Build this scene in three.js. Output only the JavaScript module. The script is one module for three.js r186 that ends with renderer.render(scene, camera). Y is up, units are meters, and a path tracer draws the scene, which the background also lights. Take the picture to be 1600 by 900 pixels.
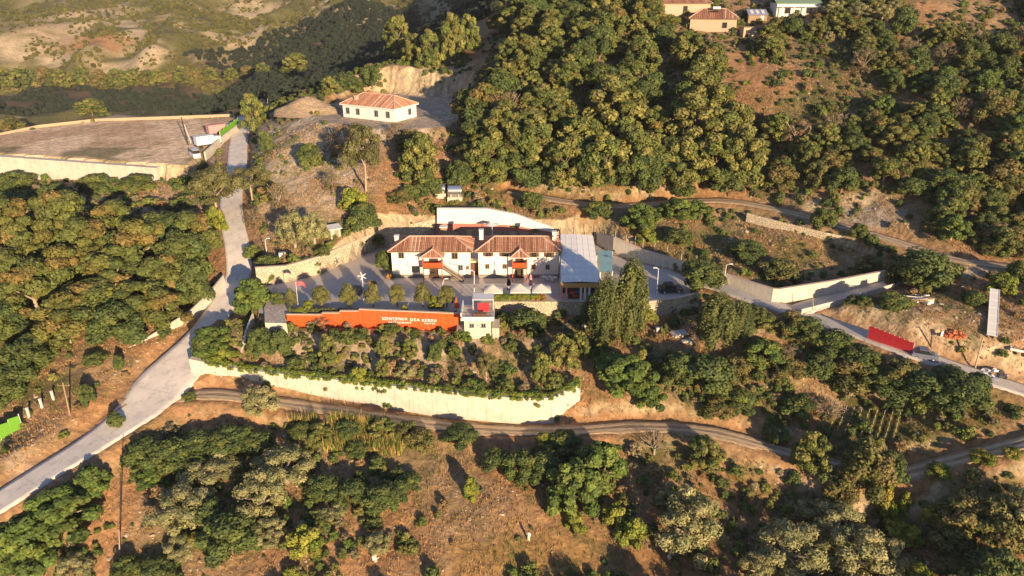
import * as THREE from 'three';
import { mergeGeometries } from 'three/addons/utils/BufferGeometryUtils.js';
import { FontLoader } from 'three/addons/loaders/FontLoader.js';
import { TextGeometry } from 'three/addons/geometries/TextGeometry.js';
import { MarchingCubes } from 'three/addons/objects/MarchingCubes.js';
import { RoundedBoxGeometry } from 'three/addons/geometries/RoundedBoxGeometry.js';

// ---------------------------------------------------------------- camera, sky, sun, exposure
const EYE = 52.5, PITCH = 23.5 * Math.PI / 180, FOC = 1130, CX = 800, CY = 450;
const scene = new THREE.Scene();
const camera = new THREE.PerspectiveCamera(2 * Math.atan(CY / FOC) * 180 / Math.PI, 16 / 9, 0.5, 6000);
camera.position.set(0, EYE, 0);
camera.rotation.x = -PITCH;
scene.add(camera);

const SUN_AZ = 27 * Math.PI / 180, SUN_EL = 11 * Math.PI / 180;        // the sun stands low behind the camera, to the right
const toSun = new THREE.Vector3(Math.sin(SUN_AZ) * Math.cos(SUN_EL), Math.sin(SUN_EL), Math.cos(SUN_AZ) * Math.cos(SUN_EL));
{
  const w = 256, h = 128, a = new Float32Array(w * h * 4);
  for (let j = 0; j < h; j++) for (let i = 0; i < w; i++) {
    const el = ((j + 0.5) / h - 0.5) * Math.PI, s = Math.max(0, Math.sin(el));
    const k = Math.pow(1 - s, 3), n = el < 0 ? 0.45 : 1;
    const c = [0.13 + 0.36 * k, 0.21 + 0.34 * k, 0.42 + 0.16 * k];
    for (let q = 0; q < 3; q++) a[(j * w + i) * 4 + q] = c[q] * 0.52 * n;
    a[(j * w + i) * 4 + 3] = 1;
  }
  const sky = new THREE.DataTexture(a, w, h, THREE.RGBAFormat, THREE.FloatType);
  sky.mapping = THREE.EquirectangularReflectionMapping;
  sky.magFilter = THREE.LinearFilter; sky.needsUpdate = true;
  scene.background = sky; scene.environment = sky;
}
const sun = new THREE.DirectionalLight(new THREE.Color().setRGB(1, 0.73, 0.45), 5);
sun.position.copy(toSun).multiplyScalar(500).add(new THREE.Vector3(0, 0, -150));
sun.target.position.set(0, 0, -150);
sun.castShadow = true; sun.shadow.mapSize.set(4096, 4096);
Object.assign(sun.shadow.camera, { left: -320, right: 320, top: 320, bottom: -320, near: 1, far: 1500 });
scene.add(sun, sun.target);
const renderer = new THREE.WebGLRenderer({ antialias: true });
renderer.toneMapping = THREE.LinearToneMapping;
renderer.toneMappingExposure = 1.78;
renderer.shadowMap.enabled = true;
scene.fog = new THREE.FogExp2(new THREE.Color().setRGB(0.75, 0.78, 0.85), 0.00009);

// ---------------------------------------------------------------- helpers
let seed = 12345;
const rnd = () => { seed = (seed + 0x6D2B79F5) | 0; let t = Math.imul(seed ^ (seed >>> 15), 1 | seed); t = (t + Math.imul(t ^ (t >>> 7), 61 | t)) ^ t; return ((t ^ (t >>> 14)) >>> 0) / 4294967296; };
const rr = (a, b) => a + (b - a) * rnd();
const clamp = (x, a = 0, b = 1) => Math.min(b, Math.max(a, x));
const lerp = (a, b, t) => a + (b - a) * t;
const smooth = (a, b, x) => { const t = clamp((x - a) / (b - a)); return t * t * (3 - 2 * t); };
const hash = (i, j) => { let n = Math.imul(i, 374761393) + Math.imul(j, 668265263); n = Math.imul(n ^ (n >>> 13), 1274126177); return ((n ^ (n >>> 16)) >>> 0) / 4294967296; };
const noise = (x, y) => { const i = Math.floor(x), j = Math.floor(y), u = x - i, v = y - j, a = u * u * (3 - 2 * u), b = v * v * (3 - 2 * v); return lerp(lerp(hash(i, j), hash(i + 1, j), a), lerp(hash(i, j + 1), hash(i + 1, j + 1), a), b); };
const fbm = (x, y, o = 4) => { let s = 0, a = 0.5, t = 0; for (let k = 0; k < o; k++) { s += a * noise(x + k * 17.3, y - k * 9.1); t += a; a *= 0.5; x *= 2.03; y *= 2.03; } return s / t; };
const cp = Math.cos(PITCH), sp = Math.sin(PITCH);
const T = (v) => { const y = (CY - v) / FOC; return (sp - y * cp) / (cp + y * sp); };      // drop per metre forward along a row of the picture
const atD = (u, v, d) => { const y = (CY - v) / FOC; return [d * (u - CX) / FOC / (cp + y * sp), EYE - d * T(v), -d]; };
const atEl = (u, v, el) => atD(u, v, (EYE - el) / T(v));                                   // the point of that ray at elevation el
const slant = (p) => Math.hypot(p[0], p[1] - EYE, p[2]);
const pxm = (p) => FOC / ((EYE - p[1]) * sp - p[2] * cp);                                  // pixels per metre there

const used = new Map();
function numbered(name) { const n = used.get(name) || 0; used.set(name, n + 1); return n ? name + '_' + String(n).padStart(3, '0') : name; }
function tag(o, label, category, group, kind) {
  o.userData.label = label; if (category) o.userData.category = category;
  if (group) o.userData.group = group; if (kind) o.userData.kind = kind; return o;
}
function thing(name, p, turn, label, category, group) {
  const g = new THREE.Group(); g.name = numbered(name); g.position.set(...p); g.rotation.y = turn || 0; scene.add(g);
  return tag(g, label, category, group);
}
function mesh(name, geo, mat, parent) {
  const m = new THREE.Mesh(Array.isArray(geo) ? mergeGeometries(geo.map((g) => { const q = g.index ? g.toNonIndexed() : g; if (q.attributes.uv && mat.vertexColors) q.deleteAttribute('uv'); return q; })) : geo, mat);
  m.name = parent ? name : numbered(name); m.castShadow = m.receiveShadow = true; (parent || scene).add(m); return m;
}
const box = (w, h, d, x = 0, y = 0, z = 0, ry = 0) => { const g = new THREE.BoxGeometry(w, h, d); g.translate(0, h / 2, 0); if (ry) g.rotateY(ry); g.translate(x, y, z); return g; };
const cyl = (r0, r1, h, x = 0, y = 0, z = 0, n = 8) => { const g = new THREE.CylinderGeometry(r1, r0, h, n); g.translate(x, y + h / 2, z); return g; };
function bar(a, b, r, n = 6, r2 = r) {
  const A = new THREE.Vector3(...a), B = new THREE.Vector3(...b), d = B.clone().sub(A), L = d.length();
  const g = new THREE.CylinderGeometry(r2, r, L, n); g.translate(0, L / 2, 0);
  g.applyQuaternion(new THREE.Quaternion().setFromUnitVectors(new THREE.Vector3(0, 1, 0), d.normalize())); g.translate(...a); return g;
}
function quads(list) {                      // [a,b,c,d] corner quads -> geometry with planar uv in metres
  const p = [], uv = [], ix = [];
  for (const q of list) {
    const n = p.length / 3, w = Math.hypot(...[0, 1, 2].map((k) => q[1][k] - q[0][k])), h = Math.hypot(...[0, 1, 2].map((k) => q[3][k] - q[0][k]));
    for (const c of q) p.push(...c); uv.push(0, 0, w, 0, w, h, 0, h); ix.push(n, n + 1, n + 2, n, n + 2, n + 3);
  }
  const g = new THREE.BufferGeometry(); g.setAttribute('position', new THREE.Float32BufferAttribute(p, 3)); g.setAttribute('uv', new THREE.Float32BufferAttribute(uv, 2)); g.setIndex(ix);
  g.computeVertexNormals(); return g;
}
function tint(g, c, jitter = 0) { const n = g.attributes.position.count, a = new Float32Array(n * 3), k = 1 + (rnd() - 0.5) * 2 * jitter; for (let i = 0; i < n; i++) for (let q = 0; q < 3; q++) a[i * 3 + q] = c[q] * k; g.setAttribute('color', new THREE.BufferAttribute(a, 3)); return g; }

// ---------------------------------------------------------------- materials
function dataMap(n, f, srgb) {
  const a = new Uint8Array(n * n * 4);
  for (let j = 0; j < n; j++) for (let i = 0; i < n; i++) { const c = f(i / n, j / n); for (let q = 0; q < 3; q++) a[(j * n + i) * 4 + q] = clamp(Array.isArray(c) ? c[q] : c) * 255; a[(j * n + i) * 4 + 3] = 255; }
  const t = new THREE.DataTexture(a, n, n, THREE.RGBAFormat); t.wrapS = t.wrapT = THREE.RepeatWrapping; t.magFilter = THREE.LinearFilter; t.needsUpdate = true; if (srgb) t.colorSpace = THREE.SRGBColorSpace; return t;
}
const tn = (x, y, f, o = 4) => {             // tileable noise
  let s = 0, a = 0.5, t = 0;
  for (let k = 0; k < o; k++) { const X = x * f, Y = y * f, i = Math.floor(X), j = Math.floor(Y), u = X - i, v = Y - j, A = u * u * (3 - 2 * u), B = v * v * (3 - 2 * v), h = (p, q) => hash(((p % f) + f) % f + k * 91, ((q % f) + f) % f); s += a * lerp(lerp(h(i, j), h(i + 1, j), A), lerp(h(i, j + 1), h(i + 1, j + 1), A), B); t += a; a *= 0.55; f *= 2; }
  return s / t;
};
const plasterMap = dataMap(256, (x, y) => 0.80 + 0.25 * tn(x, y, 6, 5));
const concreteMap = dataMap(256, (x, y) => 0.55 + 0.45 * tn(x, y, 5, 5) - (tn(x + 0.4, y, 8, 3) > 0.66 ? 0.12 : 0));
const groundMap = dataMap(512, (x, y) => { const n = tn(x, y, 16, 5), m = tn(y, x, 5, 4); return clamp(0.35 + 0.75 * n + 0.35 * (m - 0.5)); });
const stoneMap = dataMap(256, (x, y) => {    // random rubble seen from afar
  const f = 14; let d1 = 9, d2 = 9, id = 0; const X = x * f, Y = y * f * 1;
  for (let j = -1; j <= 1; j++) for (let i = -1; i <= 1; i++) { const p = Math.floor(X) + i, q = Math.floor(Y) + j, P = ((p % f) + f) % f, Q = ((q % f) + f) % f, dx = p + hash(P, Q + 50) - X, dy = q + hash(P + 70, Q) - Y, d = Math.hypot(dx * 0.8, dy); if (d < d1) { d2 = d1; d1 = d; id = hash(P + 5, Q + 9); } else if (d < d2) d2 = d; }
  return clamp((0.55 + 0.42 * id) * smooth(0.02, 0.18, d2 - d1) * 0.75 + 0.25);
});
const wallMap = dataMap(512, (x, y) => { const st = tn(x, y * 0.0 + 0.5, 48, 3), j = Math.min((x * 3) % 1, 1 - (x * 3) % 1), low = Math.max(0, 0.35 - y) * 0.5; return clamp(0.62 + 0.34 * tn(x, y, 7, 5) + (st - 0.5) * 0.24 * (0.4 + tn(y, x, 5, 3)) - (j < 0.008 ? 0.3 : 0) - low * tn(x, y, 9, 4)); });
const roadMap = dataMap(512, (x, y) => { const j = Math.min((y * 2) % 1, 1 - (y * 2) % 1); return clamp(0.62 + 0.3 * tn(x, y, 6, 5) + (tn(y, x, 14, 4) > 0.62 ? -0.1 : 0) - (j < 0.008 ? 0.14 : 0) - (Math.abs(tn(x, y, 4, 4) - 0.5) < 0.006 ? 0.15 : 0)); });
const redMap = dataMap(512, (x, y) => { const st = tn(x, 0.5, 64, 3), n = clamp(0.66 + 0.3 * tn(x, y, 6, 5) + (st - 0.5) * 0.42); return [n, n, n]; });
const rutMap = dataMap(256, (x, y) => { const n = tn(x, y, 6, 5), r = Math.min(Math.abs(x - 0.27), Math.abs(x - 0.73)) + (n - 0.5) * 0.12; return clamp(0.92 - 0.34 * smooth(0.06, 0.17, r) + (tn(y, x, 12, 4) - 0.5) * 0.5); });
const rep = (t, m) => { const c = t.clone(); c.repeat.set(1 / m, 1 / m); c.needsUpdate = true; return c; };
const std = (r, g, b, rough = 0.9, extra = {}) => new THREE.MeshStandardMaterial({ color: new THREE.Color().setRGB(r, g, b), roughness: rough, ...extra });
const P4 = rep(plasterMap, 5), C6 = rep(concreteMap, 7), S3 = rep(stoneMap, 5.5);
const M = {
  facade: std(0.90, 0.86, 0.77, 0.9, { map: P4, bumpMap: P4, bumpScale: 0.01 }),
  white: std(0.82, 0.80, 0.76, 0.85, { map: P4 }),
  cream: std(0.80, 0.74, 0.63, 0.95, { map: rep(wallMap, 9), bumpMap: P4, bumpScale: 0.03 }),
  creamStone: std(0.78, 0.66, 0.48, 0.95, { map: S3, bumpMap: S3, bumpScale: 0.05 }),
  greyStone: std(0.42, 0.38, 0.33, 0.95, { map: S3, bumpMap: S3, bumpScale: 0.06 }),
  redPlaster: std(0.48, 0.20, 0.16, 0.9, { map: P4 }),
  redFence: std(0.90, 0.125, 0.02, 0.8, { map: rep(redMap, 14) }),
  redSheet: std(0.52, 0.035, 0.045, 0.55),
  coping: std(0.74, 0.55, 0.42, 0.9, { map: P4 }),
  tile: std(1, 1, 1, 0.85, { vertexColors: true }),
  ridge: std(0.62, 0.42, 0.32, 0.9),
  redWood: std(0.66, 0.09, 0.015, 0.6),
  brown: std(0.14, 0.07, 0.035, 0.75), darkWood: std(0.06, 0.035, 0.02, 0.8), timber: std(0.35, 0.25, 0.16, 0.85),
  glass: std(0.03, 0.035, 0.04, 0.12, { metalness: 0.0 }),
  frame: std(0.30, 0.20, 0.13, 0.7), greyFrame: std(0.35, 0.37, 0.40, 0.6),
  membrane: std(0.92, 0.90, 0.86, 0.95, { map: rep(plasterMap, 9) }),
  canvas: std(0.72, 0.68, 0.58, 0.9), turquoise: std(0.35, 0.60, 0.62, 0.7, { map: P4 }),
  ochre: std(0.62, 0.36, 0.12, 0.8), paleGreen: std(0.74, 0.74, 0.52, 0.9, { map: P4 }),
  whiteMetal: std(0.75, 0.76, 0.78, 0.5), steel: std(0.72, 0.73, 0.75, 0.3, { metalness: 0.9 }), darkMetal: std(0.06, 0.06, 0.07, 0.5),
  paving: std(0.60, 0.53, 0.46, 0.9, { map: P4 }), road: std(0.95, 0.87, 0.77, 0.95, { map: rep(roadMap, 10) }),
  lane: std(0.66, 0.61, 0.55, 0.95, { map: rep(roadMap, 8) }), dirt: std(0.60, 0.45, 0.29, 1, { map: rutMap, bumpMap: rutMap, bumpScale: 0.1 }),
  greenSheet: std(0.13, 0.36, 0.02, 0.6), red: std(0.6, 0.04, 0.04, 0.6), pink: std(0.75, 0.30, 0.30, 0.7), blue: std(0.06, 0.10, 0.35, 0.6), paint: std(0.78, 0.76, 0.72, 0.8),
  brick: std(0.60, 0.19, 0.08, 0.9), rubber: std(0.03, 0.03, 0.03, 0.9), carDark: std(0.05, 0.055, 0.065, 0.35, { metalness: 0.3 }), carWhite: std(0.75, 0.75, 0.74, 0.4), carRed: std(0.5, 0.04, 0.05, 0.4), skin: std(0.5, 0.3, 0.22, 0.7),
  bark: std(0.20, 0.15, 0.11, 0.95), paleBark: std(0.42, 0.34, 0.26, 0.95), rock: std(0.60, 0.53, 0.44, 0.95, { map: P4 }),
  blueRoof: std(0.30, 0.32, 0.46, 0.6), greenRoof: std(0.22, 0.34, 0.22, 0.7), peach: std(0.60, 0.44, 0.32, 0.9, { map: P4 }),
  leaf: std(1, 1, 1, 0.75, { vertexColors: true, side: THREE.DoubleSide }),
  ground: std(1, 1, 1, 1, { vertexColors: true, map: rep(groundMap, 9), bumpMap: rep(groundMap, 9), bumpScale: 0.25 }),
};

// ---------------------------------------------------------------- terrain: elevations fitted to points read off the picture
const ctl = [];
const cD = (u, v, d) => ctl.push(atD(u, v, d)), cE = (u, v, el) => ctl.push(atEl(u, v, el)), cW = (u, d, el) => ctl.push([(u - CX) / FOC * d, el, -d]);
for (const a of [[0, 900, -20], [200, 900, -19], [400, 900, -18], [600, 900, -18], [800, 900, -18.5], [1000, 900, -20], [1200, 900, -21], [1400, 900, -21], [1600, 900, -18], [-250, 900, -20], [1850, 900, -19],
  [0, 820, -14.5], [200, 800, -15], [400, 800, -15], [600, 800, -15], [800, 800, -15.2], [1000, 800, -16.5], [1200, 800, -18], [1400, 800, -18], [1600, 800, -13.5],
  [230, 700, -11.5], [420, 700, -12], [600, 700, -12.2], [800, 700, -12.4], [950, 700, -12.4], [1150, 720, -13], [1500, 760, -12.5],
  [0, 783, -11.5], [150, 690, -9.8], [235, 620, -7.5], [300, 560, -5], [345, 470, -1.7], [374, 425, 0.5], [370, 350, 4.8], [375, 270, 8.6], [378, 205, 11.6], [-120, 860, -14],
  [330, 592, -6], [430, 622, -8.2], [560, 643, -9.6], [700, 660, -10.6], [860, 668, -10.9], [920, 660, -10.3], [1000, 664, -10.8], [1110, 672, -11.1], [1230, 704, -13], [1400, 740, -13], [1600, 690, -7.2], [1750, 650, -5],
  [930, 630, -8.8], [870, 540, -4.2], [950, 550, -4.6], [1000, 620, -8], [850, 500, -3.2], [1000, 492, -2.6], [1080, 480, -2.2], [1100, 540, -4], [1100, 600, -7.4], [1200, 540, -3.6], [1200, 600, -7.6], [1300, 620, -8.6], [1300, 560, -4.6], [1400, 600, -6.4], [1450, 640, -7.6], [1550, 640, -5.8], [1500, 680, -8.6],
  [1100, 440, 0.4], [1190, 468, 0], [1250, 488, -0.5], [1350, 521, -1], [1420, 548, -1.5], [1530, 583, -3.2], [1610, 610, -4.8], [1330, 455, 0.8], [1400, 436, 2], [1400, 500, 1.4], [1500, 540, -0.4], [1430, 524, 0.9], [1340, 499, 1.0], [1525, 556, -0.7], [1590, 578, -2], [1500, 450, 3], [1550, 500, 2.2], [1600, 560, -1.2], [1800, 560, 1],
  [1490, 403, 5], [1400, 374, 6], [1290, 345, 7.2], [1200, 322, 7.8], [1110, 311, 8], [950, 321, 7.2], [800, 303, 8], [700, 310, 7.6], [1590, 417, 4.6], [760, 325, 7.4], [880, 345, 5.2], [930, 366, 3.6], [1000, 372, 3.6], [1150, 362, 4.4], [1200, 402, 2.4], [1300, 410, 2.2], [1350, 392, 3.8], [1100, 408, 1.8], [1600, 350, 8],
  [450, 405, 2.6], [405, 430, 1.5], [430, 330, 7], [520, 330, 7.8], [600, 340, 6.5], [610, 300, 10], [520, 250, 13.5], [450, 230, 14.8], [600, 212, 17.4], [700, 250, 13.5], [440, 190, 16.5], [400, 190, 13.4],
  [100, 560, -4.4], [300, 500, -2.8], [150, 420, 0.4], [150, 350, 3.4], [0, 420, -0.5], [0, 560, -6], [0, 650, -9], [0, 700, -10.4], [300, 330, 5.2], [120, 290, 4.2], [240, 290, 5], [-200, 420, -2], [-200, 640, -11], [-200, 290, 3]]) cE(...a);
for (const a of [[800, 250, 160], [1000, 250, 158], [1000, 200, 168], [1000, 150, 180], [1000, 100, 195], [1000, 50, 212], [1000, 0, 235], [800, 180, 176], [800, 100, 200], [840, 30, 235], [1200, 270, 156], [1200, 200, 167], [1200, 120, 183], [1200, 50, 208], [1200, 0, 228], [1400, 250, 150], [1400, 150, 170], [1400, 50, 198], [1400, 0, 215], [1600, 250, 145], [1600, 150, 165], [1600, 50, 195], [1600, 0, 212], [1850, 200, 150], [1850, 50, 190],
  [740, 190, 182], [730, 110, 222], [690, 112, 226], [612, 100, 234], [680, 85, 245], [700, 60, 262], [560, 125, 290], [430, 140, 300], [500, 125, 330], [600, 85, 340], [450, 80, 480], [600, 62, 480], [600, 28, 560], [750, 18, 540], [450, 40, 580], [600, 0, 640], [750, 0, 620], [430, 0, 760],
  [0, 172, 400], [200, 172, 400], [360, 165, 380], [0, 150, 480], [200, 150, 480], [350, 145, 470], [0, 135, 520], [200, 135, 520], [350, 125, 520], [0, 95, 545], [120, 90, 545], [250, 90, 545], [350, 95, 560], [0, 40, 600], [60, 28, 612], [120, 50, 590], [200, 40, 600], [240, 35, 605], [320, 62, 580], [0, 18, 670], [250, 15, 680], [400, 20, 680], [0, 0, 740], [250, 0, 740]]) cD(...a);
for (const a of [[180, 262, 4], [0, 232, 4], [350, 265, 5], [180, 300, -10], [0, 290, -10], [330, 310, -6], [100, 345, -16], [300, 350, -14], [-300, 250, -2], [-400, 400, -15], [-300, 600, 20], [-300, 900, 110], [100, 950, 120], [450, 950, 120], [700, 900, 100], [750, 400, 32], [830, 420, 60], [950, 330, 76], [950, 450, 115], [1200, 320, 84], [1200, 470, 130], [1500, 310, 84], [1500, 470, 130], [1900, 300, 80], [1900, 500, 120], [1000, 800, 150], [1500, 800, 160], [800, 1200, 130], [200, 1400, 150], [1400, 1400, 150], [400, 40, -26], [800, 40, -26], [1200, 40, -26], [-2000, 40, -26], [3600, 40, -24], [800, -150, -30]]) cW(...a);
const tps = (() => {
  const n = ctl.length, N = n + 3, S = 1 / 100, A = [], b = [], K = (r2) => r2 > 1e-12 ? 0.5 * r2 * Math.log(r2) : 0;
  const X = ctl.map((c) => c[0] * S), Z = ctl.map((c) => c[2] * S);
  for (let i = 0; i < n; i++) { const r = new Float64Array(N); for (let j = 0; j < n; j++) r[j] = K((X[i] - X[j]) ** 2 + (Z[i] - Z[j]) ** 2); r[i] += 4e-4; r[n] = 1; r[n + 1] = X[i]; r[n + 2] = Z[i]; A.push(r); b.push(ctl[i][1]); }
  for (let k = 0; k < 3; k++) { const r = new Float64Array(N); for (let j = 0; j < n; j++) r[j] = [1, X[j], Z[j]][k]; A.push(r); b.push(0); }
  for (let i = 0; i < N; i++) { let p = i; for (let r = i + 1; r < N; r++) if (Math.abs(A[r][i]) > Math.abs(A[p][i])) p = r; [A[i], A[p]] = [A[p], A[i]]; [b[i], b[p]] = [b[p], b[i]]; for (let r = i + 1; r < N; r++) { const f = A[r][i] / A[i][i]; if (f) { for (let c = i; c < N; c++) A[r][c] -= f * A[i][c]; b[r] -= f * b[i]; } } }
  const w = new Float64Array(N); for (let i = N - 1; i >= 0; i--) { let s = b[i]; for (let c = i + 1; c < N; c++) s -= A[i][c] * w[c]; w[i] = s / A[i][i]; }
  return (x, z) => { x *= S; z *= S; let s = w[n] + w[n + 1] * x + w[n + 2] * z; for (let i = 0; i < n; i++) s += w[i] * K((x - X[i]) ** 2 + (z - Z[i]) ** 2); return s; };
})();
const base = (() => {                        // sampled every 3 m near, 15 m far, read back smoothly
  const mk = (x0, x1, z0, z1, s) => { const n = Math.ceil((x1 - x0) / s) + 4, m = Math.ceil((z1 - z0) / s) + 4, a = new Float32Array(n * m); for (let j = 0; j < m; j++) for (let i = 0; i < n; i++) a[j * n + i] = tps(x0 + (i - 1) * s, z0 + (j - 1) * s); return { x0, x1, z0, z1, s, n, a }; };
  const near = mk(-192, 192, -264, -60, 3), far = mk(-900, 900, -1500, 150, 15), w = (t) => [((2 - t) * t - 1) * t / 2, ((3 * t - 5) * t * t + 2) / 2, ((4 - 3 * t) * t + 1) * t / 2, (t - 1) * t * t / 2];
  return (x, z) => { const g = x >= near.x0 && x <= near.x1 && z >= near.z0 && z <= near.z1 ? near : far; x = (clamp(x, g.x0, g.x1) - g.x0) / g.s; z = (clamp(z, g.z0, g.z1) - g.z0) / g.s; const i = Math.floor(x), j = Math.floor(z), a = w(x - i), b = w(z - j); let s = 0; for (let q = 0; q < 4; q++) for (let p = 0; p < 4; p++) s += a[p] * b[q] * g.a[(j + q) * g.n + i + p]; return s; };
})();
const edge = (poly, x, z) => { let m = 1e9; for (let i = 0, j = poly.length - 1; i < poly.length; j = i++) { const a = poly[j], b = poly[i], dx = b[0] - a[0], dz = b[2] - a[2], t = clamp(((x - a[0]) * dx + (z - a[2]) * dz) / (dx * dx + dz * dz)); m = Math.min(m, Math.hypot(a[0] + dx * t - x, a[2] + dz * t - z)); } return m; };
const inside = (poly, x, z) => { let k = false; for (let i = 0, j = poly.length - 1; i < poly.length; j = i++) { const [a, , b] = poly[i], [c, , d] = poly[j]; if ((b > z) !== (d > z) && x < (c - a) * (z - b) / (d - b) + a) k = !k; } return k; };
const E = (list, el) => list.map((q) => atEl(q[0], q[1], q[2] ?? el));
const terracePoly = [...E([[405, 505], [449, 508], [718, 513]], -1.7).map((p) => [p[0], 0, p[2] - 1.1]), ...E([[722, 482], [770, 474], [880, 472.5], [960, 473], [1010, 472], [1060, 466], [1090, 458]], 0).map((p) => [p[0], 0, p[2] - 1.1]), ...E([[1088, 440], [1045, 420], [1000, 411], [955, 398], [930, 380], [866, 383], [682, 382], [592, 387], [550, 406], [500, 428], [450, 440], [404, 447]], 0)];
const fieldWall = [[-150, 243, 274, 4.6], [0, 244, 275.5, 4.4], [120, 253, 281, 4.6], [248, 262.5, 286, 5]];
const pitchPoly = [...fieldWall.map((q) => { const p = atEl(q[0], q[2], q[3]); return [p[0], 9.4, p[2] - 1.5]; }), ...E([[292, 257, 9.6], [325, 228, 10.6], [360, 198, 12], [366, 179, 12.8], [150, 186, 12.4], [60, 196, 11.9], [0, 209, 11.2], [-150, 236, 10]], 10)];
const housePoly = E([[505, 192], [560, 198], [615, 203], [690, 200], [716, 187], [728, 158], [700, 152], [610, 146], [560, 146], [525, 160], [500, 172]], 18.6);
const lowWall = [[299, 561, 582, -5.6], [378, 577, 597, -7.2], [450, 585, 610, -8.1], [560, 597, 627, -9.2], [700, 612, 649, -10.2], [800, 622, 658, -10.6], [862, 622, 659, -10.7], [906, 597, 626, -8.6]];
const wallTop = ([u, vt, vb, el]) => { const p = atEl(u, vb, el); return [p[0], EYE + p[2] * T(vt), p[2]]; };
const gardenPts = [...lowWall.map(wallTop).map((p) => [p[0], p[1] - 0.35, p[2] - 0.9]), ...E([[770, 512, -2.2], [720, 515, -1.8], [585, 512, -1.7], [449, 509.5, -1.7], [400, 505, -1.6], [345, 500, -2.4]])];
const gardenPoly = [...lowWall.map(wallTop).map((p) => [p[0] - 0.3, 0, p[2] - 0.95]), ...E([[885, 560, -4.6], [830, 530, -3.4], [775, 505, -1.9], [718, 514, -1.7], [449, 508, -1.7], [400, 503, -1.6], [340, 498, -2.4], [304, 540, -3.6]])];
const gardenH = (x, z) => { let s = 0, w = 0; for (const p of gardenPts) { const k = 1 / ((((x - p[0]) / 3) ** 2 + (z - p[2]) ** 2) ** 1.5 + 0.02); s += k * p[1]; w += k; } return s / w; };
const bb = (poly) => [Math.min(...poly.map((p) => p[0])), Math.max(...poly.map((p) => p[0])), Math.min(...poly.map((p) => p[2])), Math.max(...poly.map((p) => p[2]))];
const regions = [[gardenPoly, gardenH], [terracePoly, () => 0], [pitchPoly, (x, z) => 9.05 + (-z - 176) * 0.064 + 0.15 * fbm(x * 0.1, z * 0.1)], [housePoly, (x, z) => 18.6 + 0.1 * fbm(x * 0.3, z * 0.3)]].map(([p, f]) => [p, f, bb(p)]);
// roads follow their own smoothed elevations and are cut into the slope
function course(pts, step = 1) {
  const c = new THREE.CatmullRomCurve3(pts.map((q) => new THREE.Vector3(...atEl(...q))), false, 'centripetal');
  return c.getSpacedPoints(Math.round(c.getLength() / step)).map((p) => [p.x, p.y, p.z]);
}
const roads = {
  main: { half: 2.5, pts: course([[-80, 838, -13.6], [0, 783, -11.5], [75, 735, -10.6], [150, 688, -9.8], [215, 640, -8.2], [262, 590, -6.2], [305, 542, -4.2], [345, 480, -2], [372, 430, 0.3], [371, 388, 2.8], [363, 345, 5], [362, 300, 6.9], [370, 258, 9], [372, 228, 10.4], [378, 200, 11.8], [386, 182, 12.6]]) },
  track: { half: 1.35, rut: 1, pts: course([[258, 622, -7.6], [335, 616, -7.4], [430, 628, -8.5], [560, 647, -9.8], [700, 666, -10.7], [860, 674, -11], [1000, 666, -10.9], [1110, 674, -11.2], [1230, 706, -13], [1330, 735, -13.4], [1400, 742, -13.2], [1480, 722, -11.2], [1600, 690, -7.2], [1720, 655, -4.4]]) },
  laneR: { half: 2.0, pts: course([[1088, 437, 0.2], [1130, 449, 0.3], [1190, 470, 0], [1250, 490, -0.5], [1350, 522, -1], [1420, 548, -1.5], [1530, 586, -3.3], [1640, 622, -5.4]]) },
  laneB: { half: 1.8, pts: course([[1246, 484, -0.4], [1290, 470, 0.3], [1345, 452, 1], [1400, 435, 2]]) },
  upper: { half: 1.6, rut: 1, pts: course([[795, 298, 8.2], [870, 312, 7.6], [950, 322, 7.2], [1040, 317, 7.6], [1130, 313, 8], [1200, 324, 7.7], [1290, 347, 7.1], [1390, 374, 6], [1450, 393, 5.3], [1490, 405, 5], [1545, 413, 4.8], [1660, 428, 4.2]]) },
};
{ const c = atEl(258, 594, -6.4), n = roads.main.pts.length - 1; roads.main.width = (t) => { const p = roads.main.pts[Math.round(t * n)]; return 2.3 + 2.5 * Math.exp(-((Math.hypot(p[0] - c[0], p[2] - c[2]) / 9.5) ** 2)); }; }
for (const k in roads) roads[k].bb = bb(roads[k].pts);
const nearRoad = (x, z, reach = 6) => {
  let best = 99, el = 0, name = '', half = 0;
  for (const k in roads) { const r = roads[k], b = r.bb; if (x < b[0] - reach || x > b[1] + reach || z < b[2] - reach || z > b[3] + reach) continue; let i0 = 0, i1 = r.pts.length, c = 1e9, at = 0; for (let i = 0; i < i1; i += 12) { const q = (r.pts[i][0] - x) ** 2 + (r.pts[i][2] - z) ** 2; if (q < c) { c = q; at = i; } } if (c > (reach + r.half + 13) ** 2) continue;
    for (let i = Math.max(0, at - 12); i < Math.min(i1, at + 13); i++) { const p = r.pts[i], hw = r.width ? r.width(i / (i1 - 1)) : r.half, d = Math.hypot(p[0] - x, p[2] - z) - hw; if (d < best) { best = d; el = p[1]; name = k; half = hw; } } }
  return [best, el, name, half];
};
const xs = [], zs = [];
{
  const half = []; let x = 0, s = 0.6; while (x < 2600) { half.push(x); if (x > 185) s *= 1.06; else if (x > 85) s = Math.min(1.1, s * 1.01); x += s; }
  for (let i = half.length - 1; i > 0; i--) xs.push(-half[i]); xs.push(...half);
  const far = []; let d = 64; s = 0.6; while (d < 3200) { far.push(d); if (d > 760) s *= 1.15; else if (d > 250) s = Math.min(4, s * 1.02); else if (d > 128) s = Math.min(1.2, s * 1.01); d += s; }
  for (let i = far.length - 1; i >= 0; i--) zs.push(-far[i]);
  let z = -64; s = 1; while (z < 700) { s *= 1.25; z += s; zs.push(z); }
}
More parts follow.
